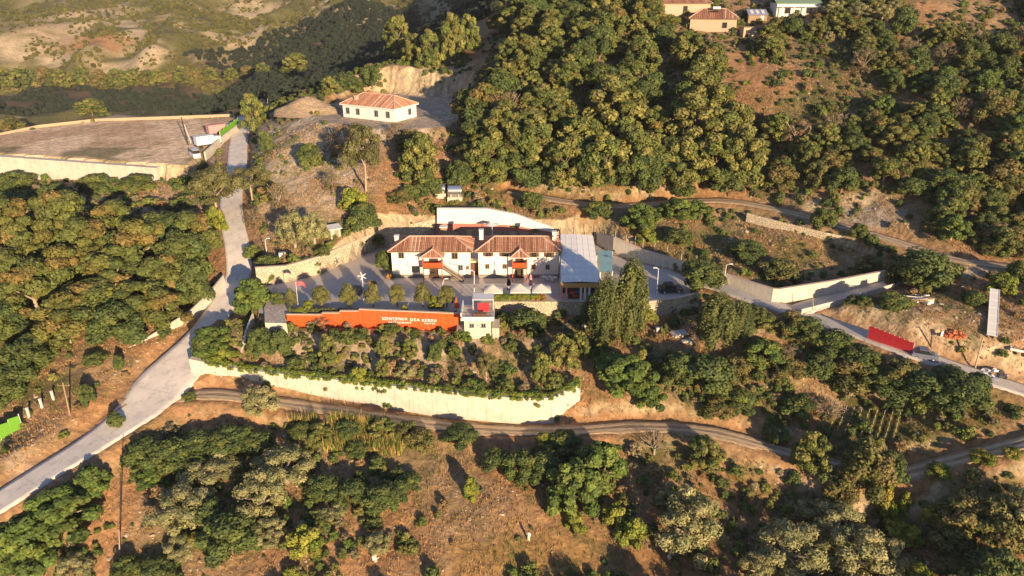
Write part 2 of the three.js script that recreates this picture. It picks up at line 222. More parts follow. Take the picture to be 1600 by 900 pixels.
const NX = xs.length, NZ = zs.length, hs = new Float32Array(NX * NZ), zone = new Uint8Array(NX * NZ);
for (let j = 0; j < NZ; j++) for (let i = 0; i < NX; i++) {
  const x = xs[i], z = zs[j], far = Math.hypot(x, z);
  let h = base(x, z), k = 0;
  if (far > 260) h += (fbm(x / 60, z / 60, 5) - 0.5) * clamp((far - 260) / 12, 0, 22) + (fbm(x / 14, z / 14, 4) - 0.5) * clamp((far - 330) / 40, 0, 5) - Math.abs(noise(x / 48 + 7, z / 110) - 0.5) * clamp((far - 470) / 6, 0, 44) + (fbm(x / 9, z / 22, 4) - 0.5) * clamp((far - 500) / 12, 0, 7);
  else h += (fbm(x / 7, z / 7, 4) - 0.5) * 0.9 + (fbm(x / 1.8, z / 1.8, 2) - 0.5) * 0.35;
  for (let q = 0; q < regions.length; q++) { const [p, f, b] = regions[q]; if (x < b[0] - 4 || x > b[1] + 4 || z < b[2] - 4 || z > b[3] + 4) continue;
    if (!inside(p, x, z)) { const soft = q === 3 ? 2.6 : q === 1 && x > 14 && z < -117 ? 3.2 : 0; if (soft) { const d = edge(p, x, z) + (fbm(x / 2.3, z / 2.3, 3) - 0.5) * 2.2; if (d < soft) h = lerp(f(x, z), h, smooth(0, soft, d)); } continue; }
    { h = f(x, z); k = q + 1; if (k === 1) h += (fbm(x / 2, z / 2, 3) - 0.5) * 0.3; } }
  if (far < 300) { const [d, el, name] = nearRoad(x, z); if (k < 2 && d < 4) { const w = 1 - smooth(0.5, name === 'track' || name === 'upper' ? 2.5 : 3.2, d); if (k === 0) { h = lerp(h, el - (name === 'track' || name === 'upper' ? 0.13 : 0.24), w); if (w > 0.5) k = 9; } } }
  hs[j * NX + i] = h; zone[j * NX + i] = k;
}
const find = (a, x) => { let lo = 0, hi = a.length - 2; while (lo < hi) { const m = (lo + hi + 1) >> 1; if (a[m] <= x) lo = m; else hi = m - 1; } return lo; };
const H = (x, z) => { const i = find(xs, x), j = find(zs, z), u = clamp((x - xs[i]) / (xs[i + 1] - xs[i])), v = clamp((z - zs[j]) / (zs[j + 1] - zs[j])), a = j * NX + i; return lerp(lerp(hs[a], hs[a + 1], u), lerp(hs[a + NX], hs[a + NX + 1], u), v); };
const zoneAt = (x, z) => { const i = find(xs, x), j = find(zs, z); return zone[j * NX + i]; };
function ground(u, v) {                      // where the line of sight through a picture point meets the terrain
  let lo = 45, d = 45, s = 0.8;
  while (d < 2500) { const p = atD(u, v, d); if (p[1] < H(p[0], p[2])) break; lo = d; d += s; if (d > 260) s *= 1.01; }
  let hi = d; for (let k = 0; k < 14; k++) { const m = (lo + hi) / 2, p = atD(u, v, m); if (p[1] < H(p[0], p[2])) hi = m; else lo = m; }
  const p = atD(u, v, hi); p[1] = H(p[0], p[2]); return p;
}
// soil and vegetation colours: dry grass, ochre soil, green growth, pale eroded marl, dark soil and far cast shadow, by place
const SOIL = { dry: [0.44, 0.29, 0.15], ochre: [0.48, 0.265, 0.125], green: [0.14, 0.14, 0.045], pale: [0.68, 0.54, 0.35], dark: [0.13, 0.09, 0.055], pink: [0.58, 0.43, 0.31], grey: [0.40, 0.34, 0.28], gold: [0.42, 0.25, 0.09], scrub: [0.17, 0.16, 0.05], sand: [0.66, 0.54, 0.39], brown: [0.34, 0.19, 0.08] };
const patches = [];
const patch = (kind, u, v, ru, rv, k = 1) => { const p = ground(u, v), m = pxm(p), near = ground(u, v + rv), away = ground(u, v - rv); patches.push([SOIL[kind], p[0], p[2], ru / m, clamp(Math.abs(near[2] - away[2]) / 2, 1, 60), k]); };
for (const a of [['pink', 250, 215, 210, 35], ['pink', 60, 235, 120, 30], ['green', 120, 248, 110, 6], ['gold', 150, 255, 90, 5, 0.6],
  ['pale', 480, 240, 95, 60], ['pale', 470, 330, 80, 50, 0.6], ['sand', 560, 260, 60, 60], ['ochre', 640, 260, 80, 50], ['ochre', 700, 240, 60, 40], ['ochre', 660, 325, 100, 20], ['ochre', 780, 318, 90, 14], ['sand', 600, 195, 120, 16], ['sand', 470, 180, 55, 18],
  ['sand', 665, 175, 60, 25], ['pale', 930, 378, 55, 12], ['pale', 975, 392, 35, 10], ['ochre', 880, 330, 60, 12], ['pale', 850, 296, 60, 6], ['green', 950, 350, 120, 22, 0.7], ['scrub', 1100, 380, 120, 35, 0.9], ['gold', 1230, 390, 100, 30, 0.6], ['dry', 1100, 345, 70, 14],
  ['pale', 1300, 318, 110, 13], ['grey', 1330, 350, 100, 14], ['dry', 1300, 420, 100, 18], ['dry', 1450, 480, 140, 40], ['ochre', 1500, 450, 70, 40], ['ochre', 1560, 530, 60, 30], ['pale', 1380, 500, 90, 8], ['pale', 1480, 540, 100, 10], ['sand', 1540, 420, 70, 8], ['pale', 1305, 489, 36, 8], ['pale', 1345, 501, 40, 9], ['pale', 1395, 513, 40, 10], ['pale', 1440, 527, 40, 11], ['pale', 1490, 543, 40, 11], ['pale', 1540, 560, 40, 11], ['pale', 1585, 574, 40, 10], ['pale', 665, 122, 70, 26],
  ['ochre', 900, 500, 60, 12], ['brown', 1000, 520, 110, 22], ['dry', 860, 560, 60, 40], ['pale', 1160, 520, 60, 12, 0.8], ['ochre', 960, 640, 90, 18], ['dry', 1060, 625, 90, 22], ['scrub', 1100, 580, 140, 40, 0.5], ['dark', 1200, 625, 60, 22, 0.7], ['gold', 1500, 655, 120, 18, 0.8], ['green', 1420, 670, 110, 14, 0.7], ['dry', 1560, 740, 70, 16],
  ['sand', 590, 545, 220, 35, 0.7], ['dry', 800, 580, 90, 20, 0.7], ['brown', 430, 640, 130, 9], ['pink', 370, 615, 70, 14], ['ochre', 600, 652, 160, 5], ['ochre', 340, 600, 50, 5],
  ['ochre', 160, 640, 110, 40], ['ochre', 250, 545, 60, 22], ['ochre', 90, 500, 120, 40, 0.7], ['dry', 60, 690, 90, 30], ['sand', 60, 740, 60, 20, 0.7], ['dark', 60, 610, 80, 30, 0.6], ['ochre', 300, 650, 110, 12], ['sand', 260, 590, 30, 14],
  ['ochre', 170, 820, 40, 110], ['ochre', 220, 720, 35, 30], ['ochre', 500, 850, 120, 60], ['ochre', 620, 820, 60, 60], ['dry', 690, 740, 60, 60], ['ochre', 830, 800, 170, 60, 0.7], ['dry', 720, 790, 70, 70], ['gold', 860, 870, 140, 45], ['gold', 780, 880, 70, 40], ['dark', 640, 860, 40, 40, 0.4], ['brown', 1050, 870, 120, 40], ['brown', 1150, 780, 110, 60, 0.7], ['ochre', 1180, 800, 40, 30, 0.6], ['brown', 950, 740, 90, 40, 0.5],
  ['gold', 570, 690, 90, 22, 0.8], ['scrub', 300, 700, 120, 30, 0.8], ['scrub', 1300, 830, 160, 60, 0.5], ['brown', 1500, 860, 120, 40, 0.7], ['scrub', 1500, 800, 120, 40, 0.7], ['green', 250, 870, 60, 40, 0.5],
  ['ochre', 1440, 90, 45, 45], ['ochre', 1470, 30, 60, 35, 0.8], ['dry', 1560, 30, 70, 40], ['dry', 1540, 130, 60, 40, 0.6], ['scrub', 1300, 150, 130, 70, 0.8], ['scrub', 1500, 270, 130, 90, 0.8], ['ochre', 1180, 110, 40, 40], ['ochre', 1230, 120, 40, 25], ['dry', 1180, 60, 40, 20], ['brown', 1170, 170, 40, 40], ['ochre', 1380, 215, 30, 20], ['ochre', 1350, 270, 50, 25, 0.7], ['ochre', 1230, 30, 60, 12],
  ['scrub', 900, 180, 180, 110, 0.9], ['brown', 1000, 290, 190, 8, 0.6],
  ['dark', 200, 155, 300, 34], ['dark', 60, 160, 120, 30], ['dark', 350, 140, 90, 30], ['dark', 430, 110, 120, 40, 0.9], ['dark', 520, 70, 220, 40, 0.9], ['dark', 690, 40, 110, 30, 0.8], ['green', 330, 25, 160, 30, 0.7], ['scrub', 400, 40, 80, 20, 0.6], ['pale', 30, 80, 60, 25], ['pale', 95, 92, 40, 12], ['pale', 205, 62, 30, 22], ['ochre', 150, 60, 60, 14], ['pale', 220, 85, 40, 8], ['pink', 100, 25, 70, 14, 0.7], ['pale', 150, 15, 40, 8, 0.7], ['scrub', 60, 5, 200, 12, 0.6], ['pink', 560, 10, 120, 10, 0.6], ['ochre', 270, 122, 14, 8]]) patch(...a);  // the far dark patches put the valley's cast shadow into the soil colour
{
  const pos = new Float32Array(NX * NZ * 3), col = new Float32Array(NX * NZ * 3), uv = new Float32Array(NX * NZ * 2), ix = [];
  for (let j = 0; j < NZ; j++) for (let i = 0; i < NX; i++) {
    const a = j * NX + i, x = xs[i], z = zs[j], h = hs[a];
    pos.set([x, h, z], a * 3); uv.set([x + h * 0.3, z - h * 0.5], a * 2);
    const i1 = Math.min(i + 1, NX - 1), j1 = Math.min(j + 1, NZ - 1), i0 = Math.max(i - 1, 0), j0 = Math.max(j - 1, 0);
    const sl = Math.hypot((hs[j * NX + i1] - hs[j * NX + i0]) / (xs[i1] - xs[i0]), (hs[j1 * NX + i] - hs[j0 * NX + i]) / (zs[j1] - zs[j0]));
    const n1 = fbm(x / 11, z / 11, 4), n2 = fbm(x / 3.1 + 40, z / 3.1, 4), n3 = fbm(x / 1.1, z / 1.1 + 9, 3), far = Math.hypot(x, z);
    let c = far > 300 ? SOIL.scrub.map((q, k) => lerp(q, SOIL.pale[k], smooth(0.5, 0.66, fbm(x / 26, z / 26, 5)) * 0.85)) : SOIL.dry.map((q, k) => lerp(lerp(q, SOIL.ochre[k], smooth(0.4, 0.7, n1)), SOIL.scrub[k], smooth(0.5, 0.75, fbm(x / 6 + 90, z / 6, 4))));
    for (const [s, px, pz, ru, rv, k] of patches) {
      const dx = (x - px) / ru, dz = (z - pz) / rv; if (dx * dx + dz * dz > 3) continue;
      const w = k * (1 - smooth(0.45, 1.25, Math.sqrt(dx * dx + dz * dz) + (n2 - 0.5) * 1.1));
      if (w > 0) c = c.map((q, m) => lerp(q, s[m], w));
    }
    const zn = zone[a];
    if (zn === 2) c = SOIL.grey; if (zn === 3) c = [1.0, 0.74, 0.48].map((q, k) => lerp(q, [SOIL.ochre, SOIL.green][hs[a] < 10.1 ? 1 : 0][k], (hs[a] < 10.1 ? 0.75 : 0.5) * smooth(0.4, 0.6, n1))); if (zn === 4) c = SOIL.sand.map((q, k) => lerp(q, SOIL.pink[k], n1));
    if (zn === 9) c = c.map((q, k) => lerp(q, SOIL.ochre[k], 0.5));
    if (zn === 0 || zn === 4) { const w = smooth(0.95, 1.9, sl) * 0.85; c = c.map((q, k) => lerp(q, SOIL.pale[k], w)); }
    // tufts of living growth and bare spots break the tone up
    const g = zn === 0 || zn === 1 ? smooth(0.56, 0.68, n2) * smooth(0.4, 0.62, n3) * 0.65 : 0;
    c = c.map((q, k) => lerp(q, SOIL.green[k], g));
    const t = 0.66 + 0.68 * n3; col.set(c.map((q) => q * t), a * 3);
  }
  for (let j = 0; j < NZ - 1; j++) for (let i = 0; i < NX - 1; i++) { const a = j * NX + i; ix.push(a, a + NX, a + 1, a + 1, a + NX, a + NX + 1); }
  const g = new THREE.BufferGeometry(); g.setAttribute('position', new THREE.BufferAttribute(pos, 3)); g.setAttribute('color', new THREE.BufferAttribute(col, 3)); g.setAttribute('uv', new THREE.BufferAttribute(uv, 2)); g.setIndex(ix); g.computeVertexNormals();
  tag(mesh('ground', g, M.ground), 'sloping hillside ground of dry grass, ochre soil and scrub', null, null, 'structure');
}
// road surfaces
function ribbon(name, r, mat, label, lift = 0.05, wob = 0) {
  const p = [], uv = [], ix = [], n = 11; let L = 0;
  r.pts.forEach((c, k) => {
    const a = r.pts[Math.max(0, k - 1)], b = r.pts[Math.min(r.pts.length - 1, k + 1)], l = Math.hypot(b[0] - a[0], b[2] - a[2]), nx = -(b[2] - a[2]) / l, nz = (b[0] - a[0]) / l;
    if (k) L += Math.hypot(c[0] - a[0], c[2] - a[2]);
    const w = (r.width ? r.width(k / (r.pts.length - 1)) : r.half);
    for (let q = 0; q < n; q++) { const skirt = q === 0 || q === n - 1, t = clamp((q - 1) / (n - 3) * 2 - 1, -1, 1), e = t * (w + (Math.abs(t) === 1 ? (fbm(L / 2.5, t * 30, 3) - 0.5) * wob + (skirt ? 0.04 : 0) : 0)), x = c[0] + nx * e, z = c[2] + nz * e; p.push(x, c[1] + lift - (skirt ? 0.5 : 0) - (r.rut ? 0.03 * Math.cos(t * 9.4) : 0), z); uv.push(r.rut ? t * 0.5 + 0.5 : e, r.rut ? L / 7 : L); }
    if (k) for (let q = 0; q < n - 1; q++) { const s = (k - 1) * n + q; ix.push(s, s + 1, s + n, s + 1, s + n + 1, s + n); }
  });
  const g = new THREE.BufferGeometry(); g.setAttribute('position', new THREE.Float32BufferAttribute(p, 3)); g.setAttribute('uv', new THREE.Float32BufferAttribute(uv, 2)); g.setIndex(ix); g.computeVertexNormals();
  if (g.attributes.normal.getY(16) < 0) { const i2 = []; for (let k = 0; k < ix.length; k += 3) i2.push(ix[k], ix[k + 2], ix[k + 1]); g.setIndex(i2); g.computeVertexNormals(); }
  return tag(mesh(name, g, mat), label, null, null, 'structure');
}
ribbon('road', roads.main, M.road, 'pale concrete road climbing from the lower left past the hotel wall');
ribbon('dirt_track', roads.track, M.dirt, 'rutted dirt track below the long cream retaining wall', 0.05, 1.2);
ribbon('lane', roads.laneR, M.lane, 'grey lane running down to the right from the hotel yard', 0.05, 0.3);
ribbon('side_lane', roads.laneB, M.lane, 'short grey side lane along the foot of the cream wall');
ribbon('upper_track', roads.upper, M.dirt, 'dirt track crossing the slope below the wood', 0.05, 1);
const pavePoly = [...E([[405, 505], [449, 508], [718, 513]], -1.7).map((p) => [p[0], 0, p[2] - 0.35]), ...E([[722, 482], [770, 472], [880, 472], [960, 473], [1010, 472], [1060, 466], [1090, 457]], 0).map((p) => [p[0], 0, p[2] - 0.1]), ...terracePoly.slice(10)];
{ // paving of the hotel yard, a sheet just above the ground
  const s = new THREE.Shape(pavePoly.map((p) => new THREE.Vector2(p[0], -p[2]))), g = new THREE.ShapeGeometry(s); g.rotateX(-Math.PI / 2); g.translate(0, 0.02, 0);
  tag(mesh('yard_paving', g, M.paving), 'grey paving of the hotel yard and car park', null, null, 'structure');
}
// ---------------------------------------------------------------- walls that follow points of the picture
function wallRun(name, label, category, pts, thick, mat, opts = {}) {   // pts: [u, v of the top, v of the foot, elevation of the foot]
  const W = pts.map((q) => { const b = atEl(q[0], q[2], q[3]); return { b, top: EYE + b[2] * T(q[1]) }; });
  const o = W[0].b, N = W.length, dir = W.map((w, i) => { const a = W[Math.max(0, i - 1)].b, c = W[Math.min(N - 1, i + 1)].b, l = Math.hypot(c[0] - a[0], c[2] - a[2]); return [(c[0] - a[0]) / l, (c[2] - a[2]) / l]; });
  const loc = (w, i, y, t) => [w.b[0] - o[0] + dir[i][1] * t, y - o[1], w.b[2] - o[2] - dir[i][0] * t], sink = opts.sink ?? 0.8;
  const body = [], cap = [];
  for (let i = 0; i < N - 1; i++) {
    const f0 = loc(W[i], i, W[i].b[1] - sink, 0), f1 = loc(W[i + 1], i + 1, W[i + 1].b[1] - sink, 0), t0 = loc(W[i], i, W[i].top, 0), t1 = loc(W[i + 1], i + 1, W[i + 1].top, 0);
    const B = (q, k, y) => loc(W[k], k, y, thick);
    const b0 = B(0, i, W[i].b[1] - sink), b1 = B(0, i + 1, W[i + 1].b[1] - sink), u0 = B(0, i, W[i].top), u1 = B(0, i + 1, W[i + 1].top);
    body.push([f0, f1, t1, t0], [t0, t1, u1, u0], [b1, b0, u0, u1]); if (i === 0) body.push([b0, f0, t0, u0]); if (i === N - 2) body.push([f1, b1, u1, t1]);
    if (opts.cap) { const c = opts.cap, e = (k, y, t) => { const w = loc(W[k], k, y, t); return w; }; const y0 = W[i].top, y1 = W[i + 1].top, lo = 0.003;
      const A = e(i, y0 + lo, -0.08), Bq = e(i + 1, y1 + lo, -0.08), C = e(i + 1, y1 + lo, thick + 0.08), D = e(i, y0 + lo, thick + 0.08), up = (p) => [p[0], p[1] + c, p[2]];
      cap.push([A, Bq, up(Bq), up(A)], [up(A), up(Bq), up(C), up(D)], [C, D, up(D), up(C)]); if (i === 0) cap.push([D, A, up(A), up(D)]); if (i === N - 2) cap.push([Bq, C, up(C), up(Bq)]); }
  }
  const t = thing(name, o, 0, label, category, opts.group);
  mesh('wall_face', quads(body), mat, t); if (cap.length) mesh('coping', quads(cap), opts.capMat || M.coping, t);
  return t;
}
wallRun('retaining_wall', 'long cream retaining wall below the garden with ivy along its top', 'wall', lowWall, 0.95, M.cream);
const redSteps = [[450, 492, 509, -1.7], [505, 492.5, 510.2, -1.7], [505.2, 489.5, 510.2, -1.7], [533, 489.5, 510.8, -1.7], [533.2, 486.5, 510.8, -1.7], [563, 486.5, 511.5, -1.7], [563.2, 484, 511.5, -1.7], [718, 490.5, 515, -1.7]];
const redWall = wallRun('red_wall', 'bright orange red boundary wall with white lettering in front of the hotel yard', 'wall', redSteps, 0.3, M.redFence, { cap: 0.12, sink: 0.5 });
wallRun('yard_wall', 'cream retaining wall in front of the open white canopy hall', 'wall', [[770, 471, 494, -3], [830, 470.5, 495.5, -3.2], [880, 471, 497, -3.3], [960, 473, 496, -2.9], [1010, 472, 494, -2.6], [1060, 466, 486, -2.2], [1092, 457, 472, -1]], 0.4, M.creamStone, { cap: 0.08 });
wallRun('stone_wall', 'curved rubble stone retaining wall behind the car park', 'wall', [[403, 419, 448, 0], [450, 416, 440.5, 0], [500, 402, 428.5, 0], [550, 380, 406.5, 0], [592, 362, 387.5, 0], [640, 352, 384, 0], [681, 343, 382.5, 0]], 0.5, M.creamStone, { cap: 0.1 });
{ // two-tone wall behind the houses: rough red below, white above
  const t = wallRun('back_wall', 'tall red retaining wall behind the houses with a white upper half', 'wall', [[683, 345.5, 383, 0], [770, 346, 383, 0], [820, 351, 383, 0], [866, 360, 383, 0]], 0.6, M.redPlaster);
  const w2 = [[683, 325], [760, 325.5], [805, 334], [866, 356]], lo = [345.5, 346, 349, 360];
  const d = -atEl(770, 383, 0)[2] - 0.15, pts = w2.map((q, i) => { const p = atD(q[0], q[1], d), b = atD(q[0], lo[i], d); return [p, b]; }), o = t.position, L = (p, dz = 0) => [p[0] - o.x, p[1] - o.y, p[2] - o.z - dz];
  const qs = []; for (let i = 0; i < 3; i++) { const [p0, b0] = pts[i], [p1, b1] = pts[i + 1], bb0 = [b0[0], b0[1] - 0.4, b0[2] + 0.3], bb1 = [b1[0], b1[1] - 0.4, b1[2] + 0.3], a0 = [p0[0], p0[1], p0[2] + 0.3], a1 = [p1[0], p1[1], p1[2] + 0.3]; qs.push([L(bb0), L(bb1), L(a1), L(a0)], [L(a0), L(a1), L(a1, 0.9), L(a0, 0.9)], [L(bb1, 0.9), L(bb0, 0.9), L(a0, 0.9), L(a1, 0.9)]); if (!i) qs.push([L(bb0, 0.9), L(bb0), L(a0), L(a0, 0.9)]); if (i === 2) qs.push([L(bb1), L(bb1, 0.9), L(a1, 0.9), L(a1)]); }
  mesh('upper_face', quads(qs), M.white, t);
}
wallRun('plaza_wall', 'pale wall stepping down from the canopy hall along the back of the small plaza', 'wall', [[932, 364, 382, 0], [957, 371, 397.5, 0], [1000, 390, 411, 0], [1045, 403, 420, 0], [1088, 416, 431, 0.3]], 0.4, M.cream, { cap: 0.08 });
wallRun('lane_wall', 'cream wall curving along the side lane at the right', 'wall', [[1092, 416, 428, 0.6], [1140, 431, 446, 0.2], [1180, 444, 462, 0], [1205, 451.5, 471.5, -0.1], [1215, 452, 472, -0.1], [1300, 439, 457, 0.9], [1388, 422.5, 435, 2]], 0.35, M.cream, { cap: 0.08 });
wallRun('lane_kerb', 'low pale kerb wall on the outer side of the side lane', 'wall', [[1252, 483.5, 489, -0.3], [1300, 471.5, 476, 0.3], [1350, 457, 461.5, 1], [1398, 443, 447, 1.9]], 0.25, M.cream);
wallRun('field_wall', 'long pale concrete retaining wall of the dry playing field', 'wall', fieldWall, 1.8, M.cream);
wallRun('field_parapet', 'thin pale parapet along the far edge of the dry field', 'wall', [[-60, 220, 222, 10.4], [0, 208, 210, 11.1], [60, 195.5, 197.5, 11.8], [150, 185.6, 187.5, 12.3], [280, 181.2, 183, 12.6], [366, 178, 179.5, 12.7]], 0.5, std(0.50, 0.38, 0.26, 1, { map: P4 }));
wallRun('roadside_wall', 'low pale wall on the left of the road below the dense grove', 'wall', [[146, 573, 585, -6.6], [190, 551, 566, -6.2], [228, 531, 547, -5.4], [300, 486, 501, -3], [330, 457, 470, -1.4], [352, 430, 442, -0.2]], 0.3, M.cream);
wallRun('truck_yard_wall', 'pale wall beside the upper road with green fence above it', 'wall', [[322, 237, 246, 9.6], [345, 216, 226, 10.4], [374, 194, 204, 11.6]], 0.4, M.cream);
wallRun('garden_wall', 'short pale wall running up through the left end of the garden', 'wall', [[377, 566, 577, -6.4], [381, 545, 556, -5], [388, 515, 527, -2.4], [398, 490, 502, -1.4]], 0.3, M.cream);
wallRun('yard_fence', 'low uneven stone fence along the upper dirt yard at right', 'wall', [[1166, 333, 341, 6.4], [1215, 346, 353, 6], [1290, 364, 372, 5.2], [1350, 376, 382, 4.6], [1420, 384, 389, 4.6]], 0.35, M.creamStone);
{ // the red wall's lettering and its white emblem
  const font = await new FontLoader().loadAsync('fonts/droid/droid_sans_bold.typeface.json');
  const a = atEl(450, 509, -1.7), b = atEl(718, 515, -1.7), turn = Math.atan2(-(b[2] - a[2]), b[0] - a[0]), o = redWall.position;
  const put = (txt, u0, u1, v, size) => {
    const g = new TextGeometry(txt, { font, size, depth: 0.05, curveSegments: 2 }); g.computeBoundingBox(); const bx = g.boundingBox;
    const q = (u) => { const t = (u - 450) / 268, d = -lerp(a[2], b[2], t); return atD(u, v, d - 0.04); }, p0 = q(u0), p1 = q(u1);
    g.translate(-bx.min.x, -bx.min.y, 0); g.scale((p1[0] - p0[0]) / (bx.max.x - bx.min.x), 1, 1); g.rotateY(turn); g.translate(p0[0] - o.x, p0[1] - o.y, p0[2] - o.z); return g;
  };
  mesh('lettering', [put('SZENTJENUA', 597, 637, 501, 0.52), put('DEA', 641, 656, 501.5, 0.5), put('KERRU', 659.5, 682, 502.5, 0.5), put('RESTAURANT', 607, 643, 504.8, 0.3), put('HOTEL', 663, 681, 506.2, 0.26)], M.paint, redWall);
  const e = atD(640, 495.5, 108.0), em = new THREE.CylinderGeometry(0.42, 0.42, 0.1, 6); em.rotateX(Math.PI / 2); em.scale(1, 1.15, 1); em.translate(e[0] - o.x, e[1] - o.y, e[2] - o.z + 0.15); mesh('emblem', em, M.paint, redWall);
}
{ // small paved wedge at the left end of the red wall
  const z = E([[414, 506], [448, 507]], 0.0), apex = atEl(427, 450, 0.3), mid = E([[413, 482], [441, 482]], 0.2), o = z[0], L = (p, dy = 0) => [p[0] - o[0], p[1] - o[1] + dy, p[2] - o[2]];
  const t = thing('stone_ramp', o, 0, 'grey wedge of stone paving narrowing upward at the left end of the red wall', 'ramp');
  const up = (p) => L(p, 0.2), ap = up(apex), ap2 = [ap[0] + 0.5, ap[1], ap[2]];
  mesh('paving', quads([[up(z[0]), up(z[1]), up(mid[1]), up(mid[0])], [up(mid[0]), up(mid[1]), ap2, ap]]), std(0.72, 0.62, 0.52, 0.95, { map: S3 }), t);
  mesh('retaining_face', quads([[L(z[0], -2.4), L(z[1], -2.4), L(z[1], 0.2), L(z[0], 0.2)], [L(z[1], -2.4), L(mid[1], -1.8), L(mid[1], 0.19), L(z[1], 0.19)], [L(mid[0], -1.8), L(z[0], -2.4), L(z[0], 0.19), L(mid[0], 0.19)]]), M.cream, t);
}

// ---------------------------------------------------------------- tiled roofs
const TILE = [[0.44, 0.215, 0.125], [0.50, 0.26, 0.155], [0.37, 0.17, 0.10], [0.64, 0.44, 0.31], [0.27, 0.125, 0.075]];
function tiles(parent, A, B, up, len, pitch = 0.34, tone = 1) {   // rolls of barrel tiles climbing from the eave A-B along the unit vector up; len(s) metres at s = 0..1
  const a = new THREE.Vector3(...A), e = new THREE.Vector3(...B).sub(a), L = e.length(), n = Math.max(2, Math.round(L / pitch)), U = new THREE.Vector3(...up).normalize(), N = e.clone().normalize().cross(U).normalize(); if (N.y < 0) N.negate();
  const ex = e.clone().normalize(), P = [], C = [], w = L / n;
  for (let i = 0; i < n; i++) {
    const s = (i + 0.5) / n, l = len(s); if (l < 0.1) continue; let c = TILE[Math.floor(rnd() * 3)]; if (rnd() < 0.09) c = TILE[3]; if (rnd() < 0.06) c = TILE[4];
    const m = Math.max(1, Math.round(l / 0.9));
    for (let k = 0; k < m; k++) {
      const l0 = l * k / m, l1 = l * (k + 1) / m, j = (0.86 + 0.28 * rnd()) * tone, prof = [[-0.5, 0], [-0.25, 0.085], [0.25, 0.085], [0.5, 0]];
      for (let q = 0; q < 3; q++) {
        const pt = (o, h, d) => a.clone().addScaledVector(ex, (s + o / n) * L + 0).addScaledVector(U, d).addScaledVector(N, h + (d === l0 ? 0.03 : 0.0));
        const p0 = pt(prof[q][0], prof[q][1], l0), p1 = pt(prof[q + 1][0], prof[q + 1][1], l0), p2 = pt(prof[q + 1][0], prof[q + 1][1], l1), p3 = pt(prof[q][0], prof[q][1], l1);
        for (const p of [p0, p1, p2, p0, p2, p3]) { P.push(p.x, p.y, p.z); C.push(c[0] * j, c[1] * j, c[2] * j); }
      }
    }
  }
  const g = new THREE.BufferGeometry(); g.setAttribute('position', new THREE.Float32BufferAttribute(P, 3)); g.setAttribute('color', new THREE.Float32BufferAttribute(C, 3)); g.computeVertexNormals(); return g;
}
function hipRoof(parent, x0, x1, z0, z1, y0, y1, inset, tone = 1, pitch = 0.34) {   // z0 is the front (nearer) eave
  const mz = (z0 + z1) / 2, D = Math.abs(z0 - z1) / 2, r = y1 - y0, sl = Math.hypot(D, r), w = x1 - x0, f = inset / w, sh = Math.hypot(inset, r);
  const lenF = (s) => sl * clamp(Math.min(s, 1 - s) / f), lenH = (s) => sh * clamp(Math.min(s, 1 - s) * 2);
  const g = [tiles(parent, [x0, y0, z0], [x1, y0, z0], [0, r, -D], lenF, pitch, tone), tiles(parent, [x1, y0, z1], [x0, y0, z1], [0, r, D], lenF, pitch, tone), tiles(parent, [x1, y0, z0], [x1, y0, z1], [-inset, r, 0], lenH, pitch, tone), tiles(parent, [x0, y0, z1], [x0, y0, z0], [inset, r, 0], lenH, pitch, tone)];
  const roof = mesh('roof', g, M.tile, parent), h = 0.08;
  const caps = [bar([x0 + inset, y1 + h, mz], [x1 - inset, y1 + h, mz], 0.15), ...[[x0, z0, 1], [x0, z1, 1], [x1, z0, -1], [x1, z1, -1]].map(([x, z, k]) => bar([x, y0 + h, z], [x + k * inset, y1 + h, mz], 0.14))];
  mesh('ridge_tiles', caps, M.ridge, roof);
  mesh('eave_board', [box(w - 0.05, 0.14, 0.1, (x0 + x1) / 2, y0 - 0.16, z0 - 0.06), box(w - 0.05, 0.14, 0.1, (x0 + x1) / 2, y0 - 0.16, z1 + 0.06), box(0.1, 0.14, Math.abs(z0 - z1) - 0.3, x0 + 0.06, y0 - 0.165, mz), box(0.1, 0.14, Math.abs(z0 - z1) - 0.3, x1 - 0.06, y0 - 0.165, mz), box(w - 0.4, 0.06, Math.abs(z0 - z1) - 0.4, (x0 + x1) / 2, y0 - 0.12, mz)], M.timber, roof);
  return roof;
}
function windowAt(parent, x, y, z, w, h, frame = M.frame, turn = 0, shutters = false) {   // on a face that looks along +z after the turn
  const g = new THREE.Group(); g.name = 'window'; g.position.set(x, y, z); g.rotation.y = turn; parent.add(g);
  mesh('frame', [box(w + 0.24, 0.12, 0.14, 0, h / 2, 0), box(w + 0.34, 0.1, 0.24, 0, -h / 2 - 0.1, 0.04), box(0.12, h, 0.14, -w / 2 - 0.06, -h / 2, 0), box(0.12, h, 0.14, w / 2 + 0.06, -h / 2, 0), box(0.07, h, 0.1, 0, -h / 2, 0)], frame, g);
  mesh('pane', box(w, h, 0.05, 0, -h / 2, -0.01), M.glass, g);
  if (shutters) for (const s of [-1, 1]) mesh('shutter', box(w * 0.42, h, 0.05, s * (w * 0.73 + 0.14), -h / 2, 0.06), M.brown, g);
  return g;
}
const onFace = (u, v, d) => { const p = atD(u, v, d); return p; };
